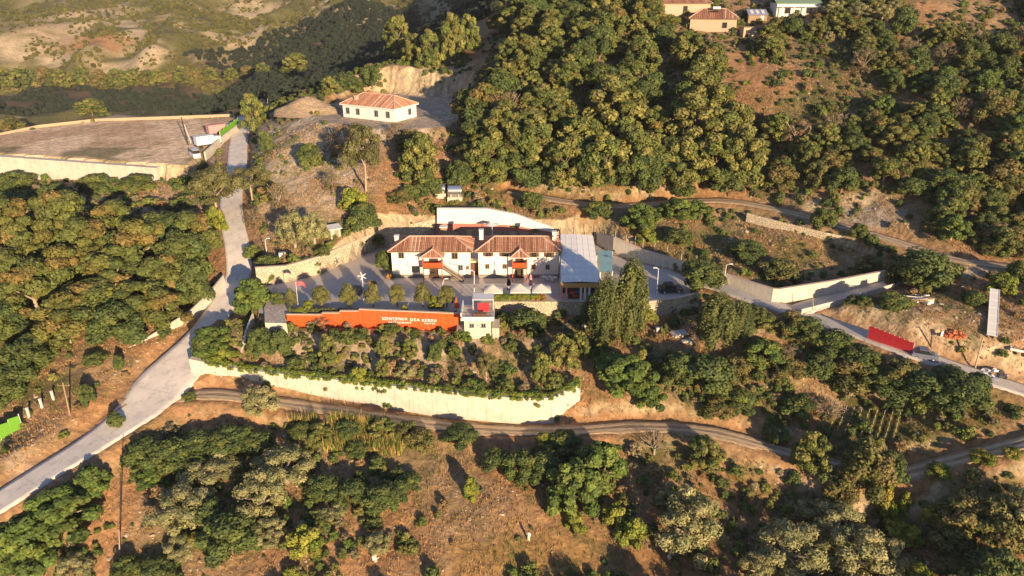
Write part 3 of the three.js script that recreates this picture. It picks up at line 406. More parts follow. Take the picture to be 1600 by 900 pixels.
// the two hotel houses
function hotelHouse(label, u0, u1, wins, porch, chim, stairs) {
  const d = 125.5, a = atD(u0, 434, d), b = atD(u1, 434, d), x0 = a[0], x1 = b[0], cx = (x0 + x1) / 2, w = x1 - x0, dep = 7;
  const t = thing('hotel_house', [cx, 0, -d], 0, label, 'house'), ye = 5.45;
  mesh('wall', box(w, ye, dep, 0, 0, -dep / 2), M.facade, t);
  mesh('plinth', box(w + 0.1, 0.7, dep + 0.1, 0, 0, -dep / 2), M.greyStone, t);
  hipRoof(t, -w / 2 - 0.6, w / 2 + 0.6, 0.6, -dep - 0.6, ye, 7.0, 3.6);
  for (const [ua, ub, va, vb, mat, sh] of wins) { const p = atD((ua + ub) / 2, (va + vb) / 2, d), k = pxm(p); windowAt(t, p[0] - cx, p[1], 0.03, (ub - ua) / k * 0.9, (vb - va) / k * 0.98, mat || M.frame, 0, sh); }
  for (const [uc, vc, sgn] of chim) { const p = atD(uc, vc, d + 4); const c = mesh('chimney', [box(0.75, 1.9, 0.75, p[0] - cx, p[1] - 1.4, -4), box(0.95, 0.12, 0.95, p[0] - cx, p[1] + 0.5, -4)], M.white, t); }
  // porch: gabled roof and red balcony on posts
  const pl = atD(porch[0], 412, d - 1.8)[0] - cx, pr = atD(porch[1], 412, d - 1.8)[0] - cx, pc = (pl + pr) / 2, pw = pr - pl, F = 2.0;
  const fl = 2.75;
  mesh('balcony_floor', box(pw, 0.16, F, pc, fl - 0.16, F / 2), M.brown, t);
  const rail = mesh('balcony_railing', [box(pw, 0.09, 0.1, pc, fl + 0.98, F - 0.06), box(0.1, 0.09, F - 0.15, pl + 0.05, fl + 0.98, F / 2 - 0.05), box(0.1, 0.09, F - 0.15, pr - 0.05, fl + 0.98, F / 2 - 0.05), box(pw - 0.1, 0.86, 0.05, pc, fl + 0.1, F - 0.06), box(0.05, 0.86, F - 0.2, pl + 0.05, fl + 0.1, F / 2 - 0.05), box(0.05, 0.86, F - 0.2, pr - 0.05, fl + 0.1, F / 2 - 0.05)], M.redWood, t);
  for (let k = 0; k <= 8; k++) mesh('baluster', box(0.06, 0.9, 0.06, pl + 0.1 + (pw - 0.2) * k / 8, fl + 0.08, F), M.redWood, rail);
  for (const x of [pl + 0.1, pr - 0.1]) mesh('porch_post', box(0.16, 4.85, 0.16, x, 0, F - 0.12), M.redWood, t);
  const gy = 4.9, gp = 6.0, over = 0.35, D = F + 2.6, sl = Math.hypot(pw / 2 + over, gp - gy), hip = 1.5;
  const flank = (s) => sl * clamp(s * D / hip + 0.0, 0, 1), proof = mesh('porch_roof', [tiles(t, [pl - over, gy, F + over], [pl - over, gy, F + over - D], [pw / 2 + over, gp - gy, 0], flank), tiles(t, [pr + over, gy, F + over - D], [pr + over, gy, F + over], [-pw / 2 - over, gp - gy, 0], (s) => flank(1 - s)), tiles(t, [pl - over, gy, F + over], [pr + over, gy, F + over], [0, gp - gy, -hip], (s) => Math.hypot(hip, gp - gy) * clamp(Math.min(s, 1 - s) * 2))], M.tile, t);
  mesh('ridge_tiles', [bar([pc, gp + 0.07, F + over - hip], [pc, gp + 0.07, F + over - D], 0.13), bar([pl - over, gy + 0.07, F + over], [pc, gp + 0.07, F + over - hip], 0.12), bar([pr + over, gy + 0.07, F + over], [pc, gp + 0.07, F + over - hip], 0.12)], M.ridge, proof);
  mesh('porch_beam', [box(pw + 0.4, 0.18, 0.16, pc, gy - 0.2, F - 0.1), box(0.14, 0.16, F - 0.2, pl + 0.1, gy - 0.2, F / 2 - 0.1), box(0.14, 0.16, F - 0.2, pr - 0.1, gy - 0.2, F / 2 - 0.1)], M.white, proof);
  for (const y of [0.05, fl + 0.02]) { const dd = mesh('door', box(1.3, 2.05, 0.1, pc, y, 0.04), M.darkWood, t); mesh('door_frame', [box(0.14, 2.2, 0.16, pc - 0.72, y, 0.04), box(0.14, 2.2, 0.16, pc + 0.72, y, 0.04), box(1.3, 0.14, 0.16, pc, y + 2.06, 0.04)], M.brown, dd); }
  if (stairs) { const st = []; const nS = 12; for (let k = 0; k < nS; k++) st.push(box(0.34, 0.2, 1.1, pr + 0.2 + k * 0.32, fl - 0.2 - k * 0.225, F - 0.7)); const s = mesh('stairs', st, M.greyStone, t); mesh('stair_rail', [bar([pr, fl + 1, F - 0.15], [pr + nS * 0.32, 1, F - 0.15], 0.05), bar([pr, fl + 0.1, F - 0.12], [pr + nS * 0.32, 0.1, F - 0.12], 0.12), ...[0, 4, 8, 12].map((k) => bar([pr + k * 0.32, fl - k * 0.225, F - 0.15], [pr + k * 0.32, fl + 1 - k * 0.225, F - 0.15], 0.04))], M.timber, s); }
  for (const q of [0.27, -0.27]) { const ac = mesh('air_conditioner', [box(0.8, 0.55, 0.3, q * w, 2.7, 0.2), box(0.06, 0.3, 0.3, q * w - 0.3, 2.45, 0.17)], M.whiteMetal, t); }
  return t;
}
hotelHouse('cream two storey hotel house with red balcony and outside stair, left of the pair', 614, 735, [[623, 631, 394, 403], [706, 715, 395, 404], [644, 655, 416, 425, M.darkWood], [717, 723, 414, 422, M.greyFrame], [729, 732, 416, 420]], [660, 691], [[620, 372]], true);
hotelHouse('cream two storey hotel house with red balcony beside the canopy hall, right of the pair', 748, 872, [[759, 767, 392, 400, M.brown, 1], [784, 791, 393, 400, M.brown, 1], [830, 838, 393, 401, M.brown, 1], [854, 862, 393, 401, M.brown, 1], [759, 764, 413, 419], [786, 791, 413, 419], [831, 836, 414, 420], [853, 858, 414, 420]], [800, 824], [[752, 363], [866, 366]], false);
{ // passage between the houses
  const p = atD(741.5, 434, 127), t = thing('passage_gate', [p[0], 0, -127], 0, 'dark brown gate under a pale slab in the gap between the two houses', 'gate');
  for (const s of [-1, 1]) mesh('gate_leaf', box(0.62, 2.5, 0.08, s * 0.33, 0, 0), M.brown, t); mesh('lintel_slab', box(1.5, 0.22, 1.6, 0, 2.7, -0.3), M.paleGreen, t); mesh('post', [box(0.16, 2.7, 0.2, -0.75, 0, 0), box(0.16, 2.7, 0.2, 0.75, 0, 0)], M.darkWood, t);
}
// canopy hall to the right of the houses
{
  const f0 = atD(877, 441, 115.5), f1 = atD(937, 441, 115.5), b0 = atEl(876, 366, 6.0), b1 = atEl(926, 368, 6.0), o = [(f0[0] + f1[0]) / 2, 0, -115.5], L = (p, dy = 0) => [p[0] - o[0], p[1] + dy, p[2] - o[2]];
  const t = thing('canopy_hall', o, 0, 'long open hall under a white membrane roof with ochre fascia, right of the houses', 'pavilion');
  const qs = [], n = 8, at2 = (a, b, s) => a.map((q, k) => lerp(q, b[k], s));
  for (let i = 0; i < n; i++) { const s0 = i / n, s1 = (i + 1) / n, sag = (s, x) => -0.06 * Math.sin((s * n % 1) * Math.PI) * Math.sin(x * Math.PI); const l0 = at2(f0, b0, s0), r0 = at2(f1, b1, s0), l1 = at2(f0, b0, s1), r1 = at2(f1, b1, s1); const m0 = at2(l0, r0, 0.5), m1 = at2(l1, r1, 0.5); const k = 0.14; qs.push([L(l0), L(m0, k), L(m1, k), L(l1)], [L(m0, k), L(r0), L(r1), L(m1, k)], [L(l1, -0.08), L(m1, k - 0.08), L(m0, k - 0.08), L(l0, -0.08)], [L(m1, k - 0.08), L(r1, -0.08), L(r0, -0.08), L(m0, k - 0.08)]); }
  const roof = mesh('membrane_roof', quads(qs), M.membrane, t); mesh('seam', Array.from({ length: 5 }, (_, i) => { const s = (i + 1) / 6; return bar(L(at2(f0, f1, s), 0.02 + 0.14 * (1 - Math.abs(s * 2 - 1))), L(at2(b0, b1, s), 0.02 + 0.14 * (1 - Math.abs(s * 2 - 1))), 0.03, 4); }), M.membrane, roof);
  const fw = f1[0] - f0[0]; mesh('fascia', [box(fw + 0.15, 0.75, 0.2, 0, f0[1] - 0.95, 0.05)], M.ochre, t);
  mesh('side_beam', [bar(L(f0, -0.2), L(b0, -0.2), 0.12, 4), bar(L(f1, -0.2), L(b1, -0.2), 0.12, 4)], M.cream, t);
  [-0.48, -0.36, 0.02, 0.13, 0.24, 0.48].forEach((k, i) => mesh('post', box(i < 2 ? 0.28 : 0.34, f0[1] - 0.95, 0.28, k * fw, 0, 0.0), i < 2 ? M.pink : M.white, t));
  for (let i = 1; i <= 5; i++) for (const [a, b] of [[f0, b0], [f1, b1]]) { const p = at2(a, b, i / 5); mesh('side_post', box(0.2, p[1] - 0.2, 0.2, ...L([p[0], 0, p[2]])), M.white, t); }
  mesh('side_wall', box(0.12, 2.8, 20, fw / 2 + 0.4, 0, -11.5, 0.0), M.cream, t); mesh('rear_wall', box(fw, 3.5, 0.15, 0.6, 0, -22), M.brown, t); mesh('dark_interior_panel', box(fw * 0.9, 2.4, 0.1, 0, 0, -3), M.darkWood, t);  // dark panel set behind the front posts as the hall's dark interior
  const bd = mesh('notice_board', box(2.0, 1.9, 0.08, -fw * 0.16, 0.3, 0.1), M.darkWood, t); mesh('print', [box(0.8, 0.5, 0.03, -fw * 0.16 - 0.3, 1.2, 0.16), box(0.7, 0.35, 0.03, -fw * 0.16 + 0.25, 0.65, 0.16)], M.red, bd); mesh('print', [box(0.5, 0.4, 0.03, -fw * 0.16 + 0.5, 1.4, 0.17)], M.blue, bd);
}
{ const p = E([[933, 391], [957, 392], [957, 424], [938, 425]], 2.6), o = [p[0][0], 0, p[2][2]], L = (q) => [q[0] - o[0], q[1], q[2] - o[2]], t = thing('shade_roof', o, 0, 'low turquoise shade roof on posts just right of the white canopy hall', 'canopy');
  mesh('roof_sheet', quads([[L(p[3]), L(p[2]), L(p[1]), L(p[0])], [L(p[0]), L(p[1]), L(p[2]), L(p[3])].map((q) => [q[0], q[1] - 0.08, q[2]])]), M.turquoise, t); for (const q of p) mesh('post', box(0.14, 2.58, 0.14, L(q)[0], 0, L(q)[2]), M.white, t); }
// open parasols, closed parasols
function parasol(u, v, wpx, label) {
  const p = atEl(u, v, 2.2), k = pxm(p), w = wpx / k, t = thing('parasol', [p[0], 0, p[2]], 0, label, 'parasol', 'open off-white parasols in front of the right house');
  const g = new THREE.ConeGeometry(w * 0.707, 0.95, 4, 1, true); g.rotateY(Math.PI / 4); g.scale(1, 1, 0.85); g.translate(0, 2.65, 0); mesh('canopy', g, M.canvasD || (M.canvasD = std(0.72, 0.68, 0.58, 0.9, { side: THREE.DoubleSide })), t);
  mesh('valance', [box(w, 0.22, 0.04, 0, 1.95, w * 0.425), box(w, 0.22, 0.04, 0, 1.95, -w * 0.425), box(0.04, 0.22, w * 0.84, w / 2, 1.95, 0), box(0.04, 0.22, w * 0.84, -w / 2, 1.95, 0)], M.canvas, t);
  mesh('pole', cyl(0.05, 0.05, 3.1), M.timber, t); mesh('base', cyl(0.35, 0.3, 0.12, 0, 0, 0, 10), M.darkMetal, t);
}
parasol(771, 452, 29, 'open off-white square parasol nearest the small guard tower, leftmost of three'); parasol(813, 451, 31, 'open off-white square parasol between the dark and pink closed parasols, middle of three'); parasol(846, 451, 29, 'open off-white square parasol nearest the canopy hall, rightmost of three');
function closedParasol(u, v, h, mat, label) { const p = ground(u, v), t = thing('closed_parasol', [p[0], 0, p[2]], 0, label, 'parasol'); const g = new THREE.LatheGeometry([[0.02, h], [0.2, h - 0.3], [0.3, h * 0.55], [0.42, h * 0.3], [0.36, h * 0.28]].map((q) => new THREE.Vector2(...q)), 9); mesh('folded_canopy', g, mat, t); mesh('pole', cyl(0.05, 0.05, h + 0.1), M.whiteMetal, t); mesh('base', cyl(0.4, 0.35, 0.12, 0, 0, 0, 10), M.darkMetal, t); }
closedParasol(795, 452, 3.0, M.rubber, 'dark closed parasol standing in front of the left side of the right porch'); closedParasol(829, 452, 2.9, M.pink, 'pink closed parasol standing right of the right porch door');
// round tables with chairs against the right house, in the shade
{ const tb = (u, v, label) => { const p = ground(u, v), t = thing('garden_table', [p[0], 0, p[2]], 0, label, 'table'); mesh('table_top', cyl(0.55, 0.55, 0.06, 0, 0.72, 0, 14), M.white, t); mesh('leg', [cyl(0.06, 0.06, 0.72), cyl(0.3, 0.25, 0.05)], M.whiteMetal, t); };
  tb(850, 438, 'white round table in the shaded corner, left of three by the canopy hall'); tb(859, 438, 'white round table in the shaded corner, middle of three by the canopy hall'); tb(866, 439, 'white round table in the shaded corner, right of three by the canopy hall');
  const chair = (u, v, r, label) => { const p = ground(u, v), t = thing('garden_chair', [p[0], 0, p[2]], r, label, 'chair'); mesh('seat', box(0.5, 0.06, 0.5, 0, 0.42, 0), M.white, t); mesh('backrest', box(0.5, 0.5, 0.06, 0, 0.48, -0.24), M.white, t); for (const x of [-0.2, 0.2]) for (const z of [-0.2, 0.2]) mesh('leg', box(0.05, 0.42, 0.05, x, 0, z), M.white, t); };
  chair(846, 440, 1.2, 'white garden chair left of the leftmost round table'); chair(855, 440, 0.3, 'white garden chair between the left and middle round tables'); chair(863, 441, 2.6, 'white garden chair between the middle and right round tables'); }
// guard tower at the right end of the red wall
{
  const p = atEl(747, 541, -3.6), t = thing('gate_house', p, 0, 'small pale yellow flat-roofed house with terrace at the right end of the red wall', 'building'), H0 = 4.75;
  mesh('wall', box(4.3, H0, 4.4, 0, 0, -2.2), M.paleGreen, t); mesh('terrace_slab', box(5.4, 0.5, 5.0, 0.0, H0, -2.2), M.white, t);
  mesh('plinth_wall', [box(1.2, 3.2, 3.4, -2.9, -0.4, -1.9), box(1.2, 3.6, 3.4, 2.9, -0.4, -1.9), box(5.2, 1.1, 0.7, 0, -0.9, 0.5)], M.rock, t); mesh('terrace_floor', box(5.0, 0.03, 4.6, 0, H0 + 0.5, -2.2), M.paving, t);
  mesh('parapet', [box(5.4, 0.2, 0.2, 0, H0 + 0.5, 0.2), box(0.2, 0.9, 5, -2.6, H0 + 0.5, -2.2)], M.white, t);
  mesh('railing', [bar([-2.5, H0 + 1.5, 0.2], [2.6, H0 + 1.5, 0.2], 0.035), bar([2.6, H0 + 1.5, 0.2], [2.6, H0 + 1.5, -4.6], 0.035), ...Array.from({ length: 9 }, (_, i) => bar([-2.5 + i * 0.637, H0 + 0.7, 0.2], [-2.5 + i * 0.637, H0 + 1.5, 0.2], 0.025))], M.darkMetal, t);
  for (const x of [-0.95, 0.95]) windowAt(t, x, H0 - 0.95, 0.03, 0.62, 0.62, M.greyFrame); mesh('wall_lamp', [box(0.12, 0.2, 0.12, 0, H0 - 1, 0.06)], M.darkMetal, t);
  const c = mesh('canopy', [box(3.5, 0.1, 2.6, 0.85, H0 + 2.5, -3.6)], M.membrane, t); for (const [x, z] of [[-0.8, -2.4], [2.5, -2.4], [-0.8, -4.6], [2.5, -4.6]]) mesh('canopy_post', box(0.09, 1.98, 0.09, x, H0 + 0.52, z), M.white, t);
  mesh('red_screen', box(1.9, 1.5, 0.12, 0.9, H0 + 0.53, -2.3, 0.0), M.redSheet, t); mesh('bench', [box(2.2, 0.5, 0.6, 0.4, H0 + 0.53, -0.6)], M.brown, t);
  const s = thing('red_sign', atEl(714, 488, 0.2), 0.5, 'small orange red pointed sign post at the right end of the red wall', 'sign'); const sg = new THREE.ConeGeometry(0.55, 2.0, 4); sg.translate(0, 1.9, 0); mesh('sign_body', sg, M.redFence, s); mesh('post', box(0.3, 1.0, 0.3), M.white, s);
}
// the white house on its terrace above
{
  const a = atEl(537, 184, 18.6), b = atEl(617, 193, 18.6), c = atEl(650, 176, 18.6), t = thing('white_house', b, 0, 'white single storey house with red hipped roof on the levelled terrace above', 'house'), yh = 3.5;
  const L = (p) => new THREE.Vector3(p[0] - b[0], 0, p[2] - b[2]), A = L(a), C = L(c), w = A.length(), dl = C.length(), ax = A.clone().normalize(), az = new THREE.Vector3(-ax.z, 0, ax.x); if (az.dot(C) < 0) az.negate();
  const g = new THREE.Group(); const turn = Math.atan2(ax.z, -ax.x); t.rotation.y = turn; // local x runs from the far left corner to the front corner
  let dep = 4; while (dep < 20) { const x = b[0] + az.x * dep, z = b[2] + az.z * dep, f = (EYE - b[1]) * sp - z * cp; if (CX + FOC * x / f > 651) break; dep += 0.1; }
  mesh('wall', box(w, yh, dep, -w / 2, 0, -dep / 2), std(0.86, 0.85, 0.82, 0.85, { map: P4 }), t); mesh('plinth', box(w + 0.12, 0.35, dep + 0.12, -w / 2, -0.1, -dep / 2), M.greyStone, t);
  const roof = hipRoof(t, -w - 0.5, 0.5, 0.5, -dep - 0.5, yh + 0.05, yh + 2.4, Math.min(w, dep) * 0.42, 1.15, 0.4);
  mesh('white_fascia', [box(w + 1.02, 0.3, 0.06, -w / 2, yh - 0.2, 0.52), box(0.06, 0.3, dep + 0.98, 0.52, yh - 0.2, -dep / 2)], M.white, t);
  for (const k of [0.1, 0.3, 0.66, 0.88]) windowAt(t, -w + w * k, 1.95, 0.03, 1.0, 1.4, M.greyFrame); windowAt(t, 0.03, 1.95, -dep * 0.68, 1.1, 1.4, M.greyFrame, Math.PI / 2);
  const ch = mesh('chimney', [box(0.8, 1.7, 0.8, -w * 0.8, yh + 0.3, -1.7), box(1.0, 0.15, 1.0, -w * 0.8, yh + 2, -1.7)], M.ridge, roof);
}
// buildings at the top right
{
  const hb = (name, u, v, wpx, dep, h, rh, mat, label, turn, roofMat) => { const p = ground(u, v), w = wpx / pxm(p), t = thing(name, p, turn, label, 'house'); mesh('wall', box(w, h + 1.5, dep, 0, -1.5, -dep / 2), mat, t); if (!roofMat) hipRoof(t, -w / 2 - 0.5, w / 2 + 0.5, 0.5, -dep - 0.5, h + 0.05, h + rh, dep * 0.45, 0.85, 0.5); return [t, w]; };
  const [h1, w1] = hb('stone_house', 1113, 50, 70, 8, 3.4, 2.4, M.peach, 'peach house with tiled hipped roof at the top edge, nearest the small shed', -0.25); windowAt(h1, w1 * 0.25, 1.8, 0.03, 1, 1.2, M.darkWood);
  const sp2 = mesh('solar_water_heater', [box(2.2, 0.12, 1.6, 0.6, 5.3, -1.6), cyl(0.35, 0.35, 0.05, 0, 0, 0)], M.darkMetal, h1); const tk = new THREE.CylinderGeometry(0.4, 0.4, 2, 10); tk.rotateZ(Math.PI / 2); tk.translate(0.6, 6.1, -2.4); mesh('water_tank', tk, M.whiteMetal, h1);
  const [h2, w2] = hb('stone_house', 1070, 24, 78, 8, 3.2, 2.2, M.peach, 'long peach house with tiled roof at the top edge, half hidden by the wood', 0.05); windowAt(h2, 0, 1.8, 0.03, 1, 1.2, M.darkWood);
  { const p = ground(1183, 36), t = thing('shed', p, -0.1, 'small shed with sloping blue grey roof at the top right', 'shed'), g = box(5.4, 0.15, 4.2); g.rotateX(0.3); g.translate(0, 2.7, -1.6); mesh('wall', box(5, 2.6, 3.6, 0, -0.6, -1.8), M.timber, t); mesh('roof', g, M.blueRoof, t); for (const x of [-1.5, 0, 1.5]) mesh('skylight', (() => { const q = box(0.8, 0.04, 2.6); q.rotateX(0.3); q.translate(x, 2.88, -1.6); return q; })(), M.paint, t); mesh('door', box(0.9, 1.9, 0.06, 1.2, 0, 0.03), M.white, t); }
  { const p = ground(1171, 58), t = thing('hut', p, 0.1, 'tiny flat roofed peach hut below the shed at the top right', 'hut'); mesh('wall', box(3.6, 3.0, 3, 0, -0.6, -1.5), M.peach, t); mesh('roof', box(3.8, 0.15, 3.3, 0, 2.4, -1.5), M.timber, t); mesh('door', box(0.8, 1.8, 0.06, -0.8, 0, 0.03), M.darkWood, t); }
  { const p = ground(1246, 24), t = thing('farm_building', p, -0.05, 'white building with a shallow green roof at the top right corner', 'building'); const w = 66 / pxm(p); mesh('wall', box(w, 4.6, 7, 0, -1.5, -3.5), M.white, t); const r = box(w + 0.8, 0.18, 8.6); r.rotateX(0.28); r.translate(0, 4.2, -3.6); mesh('roof', r, M.greenRoof, t); mesh('awning', box(w + 0.6, 0.12, 1.4, 0, 2.2, 0.7), M.white, t); for (const k of [-0.4, -0.13, 0.13, 0.4]) mesh('post', box(0.2, 3.4, 0.2, k * w, -1.2, 1.2), M.white, t); windowAt(t, -w * 0.25, 1.2, 0.03, 1.2, 1.2, M.darkWood); windowAt(t, w * 0.25, 1.2, 0.03, 1.2, 1.2, M.darkWood); }
}
// small huts and tanks on the slope
{ const p = ground(525, 372), t = thing('garden_hut', p, 0.5, 'small cream hut with flat white roof on the slope above the stone wall', 'hut'); mesh('wall', box(2.0, 2.3, 1.8, 0, -0.4, -0.9), M.cream, t); const r = box(2.7, 0.12, 2.6); r.rotateX(0.1); r.translate(0, 2.0, -0.9); mesh('roof', r, M.white, t); mesh('door', box(0.8, 1.6, 0.06, 0.2, 0, 0.03), M.timber, t); }
{ const p = ground(442, 406), t = thing('meter_box', p, 0.4, 'little white box on legs beside the stone wall at the car park corner', 'box'); mesh('body', new RoundedBoxGeometry(1.3, 0.8, 0.9, 2, 0.08).translate(0, 1.1, 0), M.white, t); for (const x of [-0.5, 0.5]) mesh('leg', box(0.1, 0.8, 0.1, x, -0.1, 0), M.darkMetal, t); }
{ const mk = (u, v, len, r, label) => { const p = ground(u, v), t = thing('water_tank', p, 0.05, label, 'tank'); const g = new THREE.CylinderGeometry(r, r, len, 20); g.rotateZ(Math.PI / 2); g.translate(0, r + 0.9, 0); mesh('drum', g, M.steel, t); for (const x of [-len / 2, len / 2]) { const e = new THREE.SphereGeometry(r, 16, 8); e.scale(0.25, 1, 1); e.translate(x, r + 0.9, 0); mesh('end_cap', e, M.steel, t); } mesh('concrete_base', box(len + 0.5, 1.1, r * 2 + 0.3, 0, -0.2, 0), M.rock, t); for (const x of [-len * 0.3, len * 0.3]) mesh('saddle', box(0.25, 0.6, r * 1.6, x, 0.85, 0), M.rock, t); };
  mk(711, 312, 2.7, 1.15, 'large shiny steel water tank on a concrete base above the houses'); mk(689, 307, 1.7, 0.9, 'smaller steel tank left of the large water tank above the houses'); }
{ const p = ground(769, 362); const q = atD(769, 349, 139), t = thing('roof_parasol', [q[0], 0, -139], 0, 'white flat parasol rising behind the right house in front of the red wall', 'parasol'); const g = new THREE.ConeGeometry(1.5, 0.5, 6, 1, false); g.translate(0, q[1], 0); mesh('canopy', g, M.membrane, t); mesh('pole', cyl(0.07, 0.06, q[1]), M.whiteMetal, t); mesh('base', cyl(0.5, 0.45, 0.15), M.darkMetal, t); }
{ const q = atD(693, 353, 140), t = thing('booth', [q[0], 0, -140], 0, 'narrow pale booth with white lid behind the left house', 'booth'); mesh('wall', box(1.2, q[1] - 0.2, 1.0), M.timber, t); mesh('lid', box(1.6, 0.16, 1.4, 0, q[1] - 0.2, 0), M.white, t); }
// ---------------------------------------------------------------- vehicles, poles, fences and loose things
function car(name, u, v, turn, label, cat, paint, o = {}) {
  const p = ground(u, v), t = thing(name, p, turn, label, cat), L = o.L || 4.2, W = 1.75, h = o.h || 0.75, ch = o.cab || 0.62;
  const prof = new THREE.Shape([[-L / 2, 0.3], [-L / 2, 0.3 + h * 0.75], [-L / 2 + 0.15, 0.3 + h], [L / 2 - 0.5, 0.3 + h * 0.92], [L / 2 - 0.05, 0.3 + h * 0.6], [L / 2, 0.3]].map((q) => new THREE.Vector2(...q)));
  const g = new THREE.ExtrudeGeometry(prof, { depth: W - 0.1, bevelEnabled: true, bevelSize: 0.05, bevelThickness: 0.05, bevelSegments: 1 }); g.translate(0, 0, -W / 2 + 0.05); mesh('body', g, paint, t);
  const c0 = o.van ? -L / 2 + 0.1 : -L * 0.36, c1 = o.van ? L * 0.34 : L * 0.2, sl = o.van ? 0.1 : 0.5;
  const cs = new THREE.Shape([[c0, 0], [c0 + sl, ch], [c1 - sl * 0.9, ch], [c1 + (o.van ? 0.35 : 0.25), 0]].map((q) => new THREE.Vector2(...q))), cg = new THREE.ExtrudeGeometry(cs, { depth: W - 0.28, bevelEnabled: true, bevelSize: 0.04, bevelThickness: 0.04, bevelSegments: 1 }); cg.translate(0, 0.3 + h - 0.03, -W / 2 + 0.14);
  mesh('windows', cg, M.glass, t); mesh('roof_panel', box(c1 - c0 - sl * 1.9 + 0.12, 0.07, W - 0.24, (c0 + c1) / 2, 0.3 + h + ch - 0.01, 0), paint, t);
  for (const x of [-L * 0.31, L * 0.31]) for (const z of [-1, 1]) { const w = new THREE.CylinderGeometry(0.32, 0.32, 0.22, 12); w.rotateX(Math.PI / 2); w.translate(x, 0.32, z * (W / 2 - 0.08)); const wm = mesh('wheel', w, M.rubber, t); const r = new THREE.CylinderGeometry(0.18, 0.18, 0.24, 8); r.rotateX(Math.PI / 2); r.translate(x, 0.32, z * (W / 2 - 0.08)); mesh('rim', r, M.whiteMetal, wm); }
  for (const z of [-0.6, 0.6]) mesh('headlight', box(0.06, 0.16, 0.34, L / 2 + 0.0, 0.3 + h * 0.55, z), M.paint, t);
  return t;
}
function truck(u, v, turn, label, boxMat, roofMat) {
  const p = ground(u, v), t = thing('truck', p, turn, label, 'truck'); mesh('chassis', box(6.6, 0.3, 1.9, 0, 0.5, 0), M.darkMetal, t);
  mesh('cargo_box', new RoundedBoxGeometry(4.6, 2.2, 2.3, 2, 0.06).translate(-0.95, 1.95, 0), boxMat, t); mesh('cargo_roof', box(4.66, 0.1, 2.36, -0.95, 3.02, 0), roofMat, t);
  mesh('cab', new RoundedBoxGeometry(1.7, 1.8, 2.1, 2, 0.15).translate(2.4, 1.7, 0), M.carWhite, t); mesh('windscreen', box(0.06, 0.7, 1.8, 3.25, 1.75, 0), M.glass, t);
  for (const x of [-2.2, 2.3]) for (const z of [-1, 1]) { const w = new THREE.CylinderGeometry(0.45, 0.45, 0.3, 12); w.rotateX(Math.PI / 2); w.translate(x, 0.45, z * 0.9); mesh('wheel', w, M.rubber, t); }
}
car('van', 305, 246, 2.2, 'white and blue van, nearest of the vehicles parked beside the upper road', 'van', M.carWhite, { van: 1, L: 4.6, h: 1.1, cab: 0.8 });
truck(326, 229, 0.72, 'truck with pale grey cargo roof parked beside the upper road', M.whiteMetal, M.whiteMetal); truck(344, 211, 0.72, 'truck with faded pink cargo roof, farthest beside the upper road', M.pink, M.pink);
car('parked_car', 1047, 456, 0.1, 'dark car parked on the small plaza behind the cream wall', 'car', M.carDark); car('parked_car', 557, 461, 1.4, 'black car in the shade of the car park behind the clipped trees', 'car', M.carDark);
car('parked_car', 1443, 560, -0.35, 'grey car parked on the lane right of the red sheet fence', 'car', std(0.16, 0.18, 0.24, 0.35), { L: 3.7 });
{ // green fence above the wall of the truck yard, and the green gate at the far left
  const fence = (name, pts, h, label, mat, n) => { const a = pts[0], b = pts[1], t = thing(name, a, Math.atan2(-(b[2] - a[2]), b[0] - a[0]), label, 'fence'), L = Math.hypot(b[0] - a[0], b[2] - a[2]), rise = (b[1] - a[1]); for (let i = 0; i < n; i++) { const pan = mesh('panel', [box(L / n - 0.015, h, 0.05, (i + 0.5) * L / n, rise * (i + 0.5) / n, 0), ...Array.from({ length: 5 }, (_, k) => box(0.06, h - 0.04, 0.05, (i + (k + 0.5) / 5) * L / n, rise * (i + 0.5) / n + 0.02, 0.04))], mat, t); } for (let i = 0; i <= n; i++) mesh('post', box(0.1, h + 0.15, 0.1, i * L / n, rise * i / n - 0.1, -0.06), M.whiteMetal, t); return t; };
  fence('green_fence', [atEl(345, 216.5, 11.5), atEl(373, 194.5, 12.9)], 1.9, 'green sheet fence on the pale wall beside the trucks', M.greenSheet, 5);
  { const a = ground(-14, 698), b = ground(35, 668); fence('green_gate', [a, b], 2.3, 'bright green sheet metal gate at the left edge of the picture', M.greenSheet, 3); }
  { const a = atEl(1355, 528, -0.9), m = atEl(1424, 556, -1.9); fence('red_sheet_fence', [a, m], 2.2, 'red corrugated sheet fence beside the lane at the right', M.redSheet, 9); }
}
const ordinal = ['first', 'second', 'third', 'fourth', 'fifth', 'sixth', 'seventh', 'eighth', 'ninth', 'tenth', 'eleventh', 'twelfth', 'thirteenth', 'fourteenth', 'fifteenth', 'sixteenth', 'seventeenth', 'eighteenth', 'nineteenth', 'twentieth'];
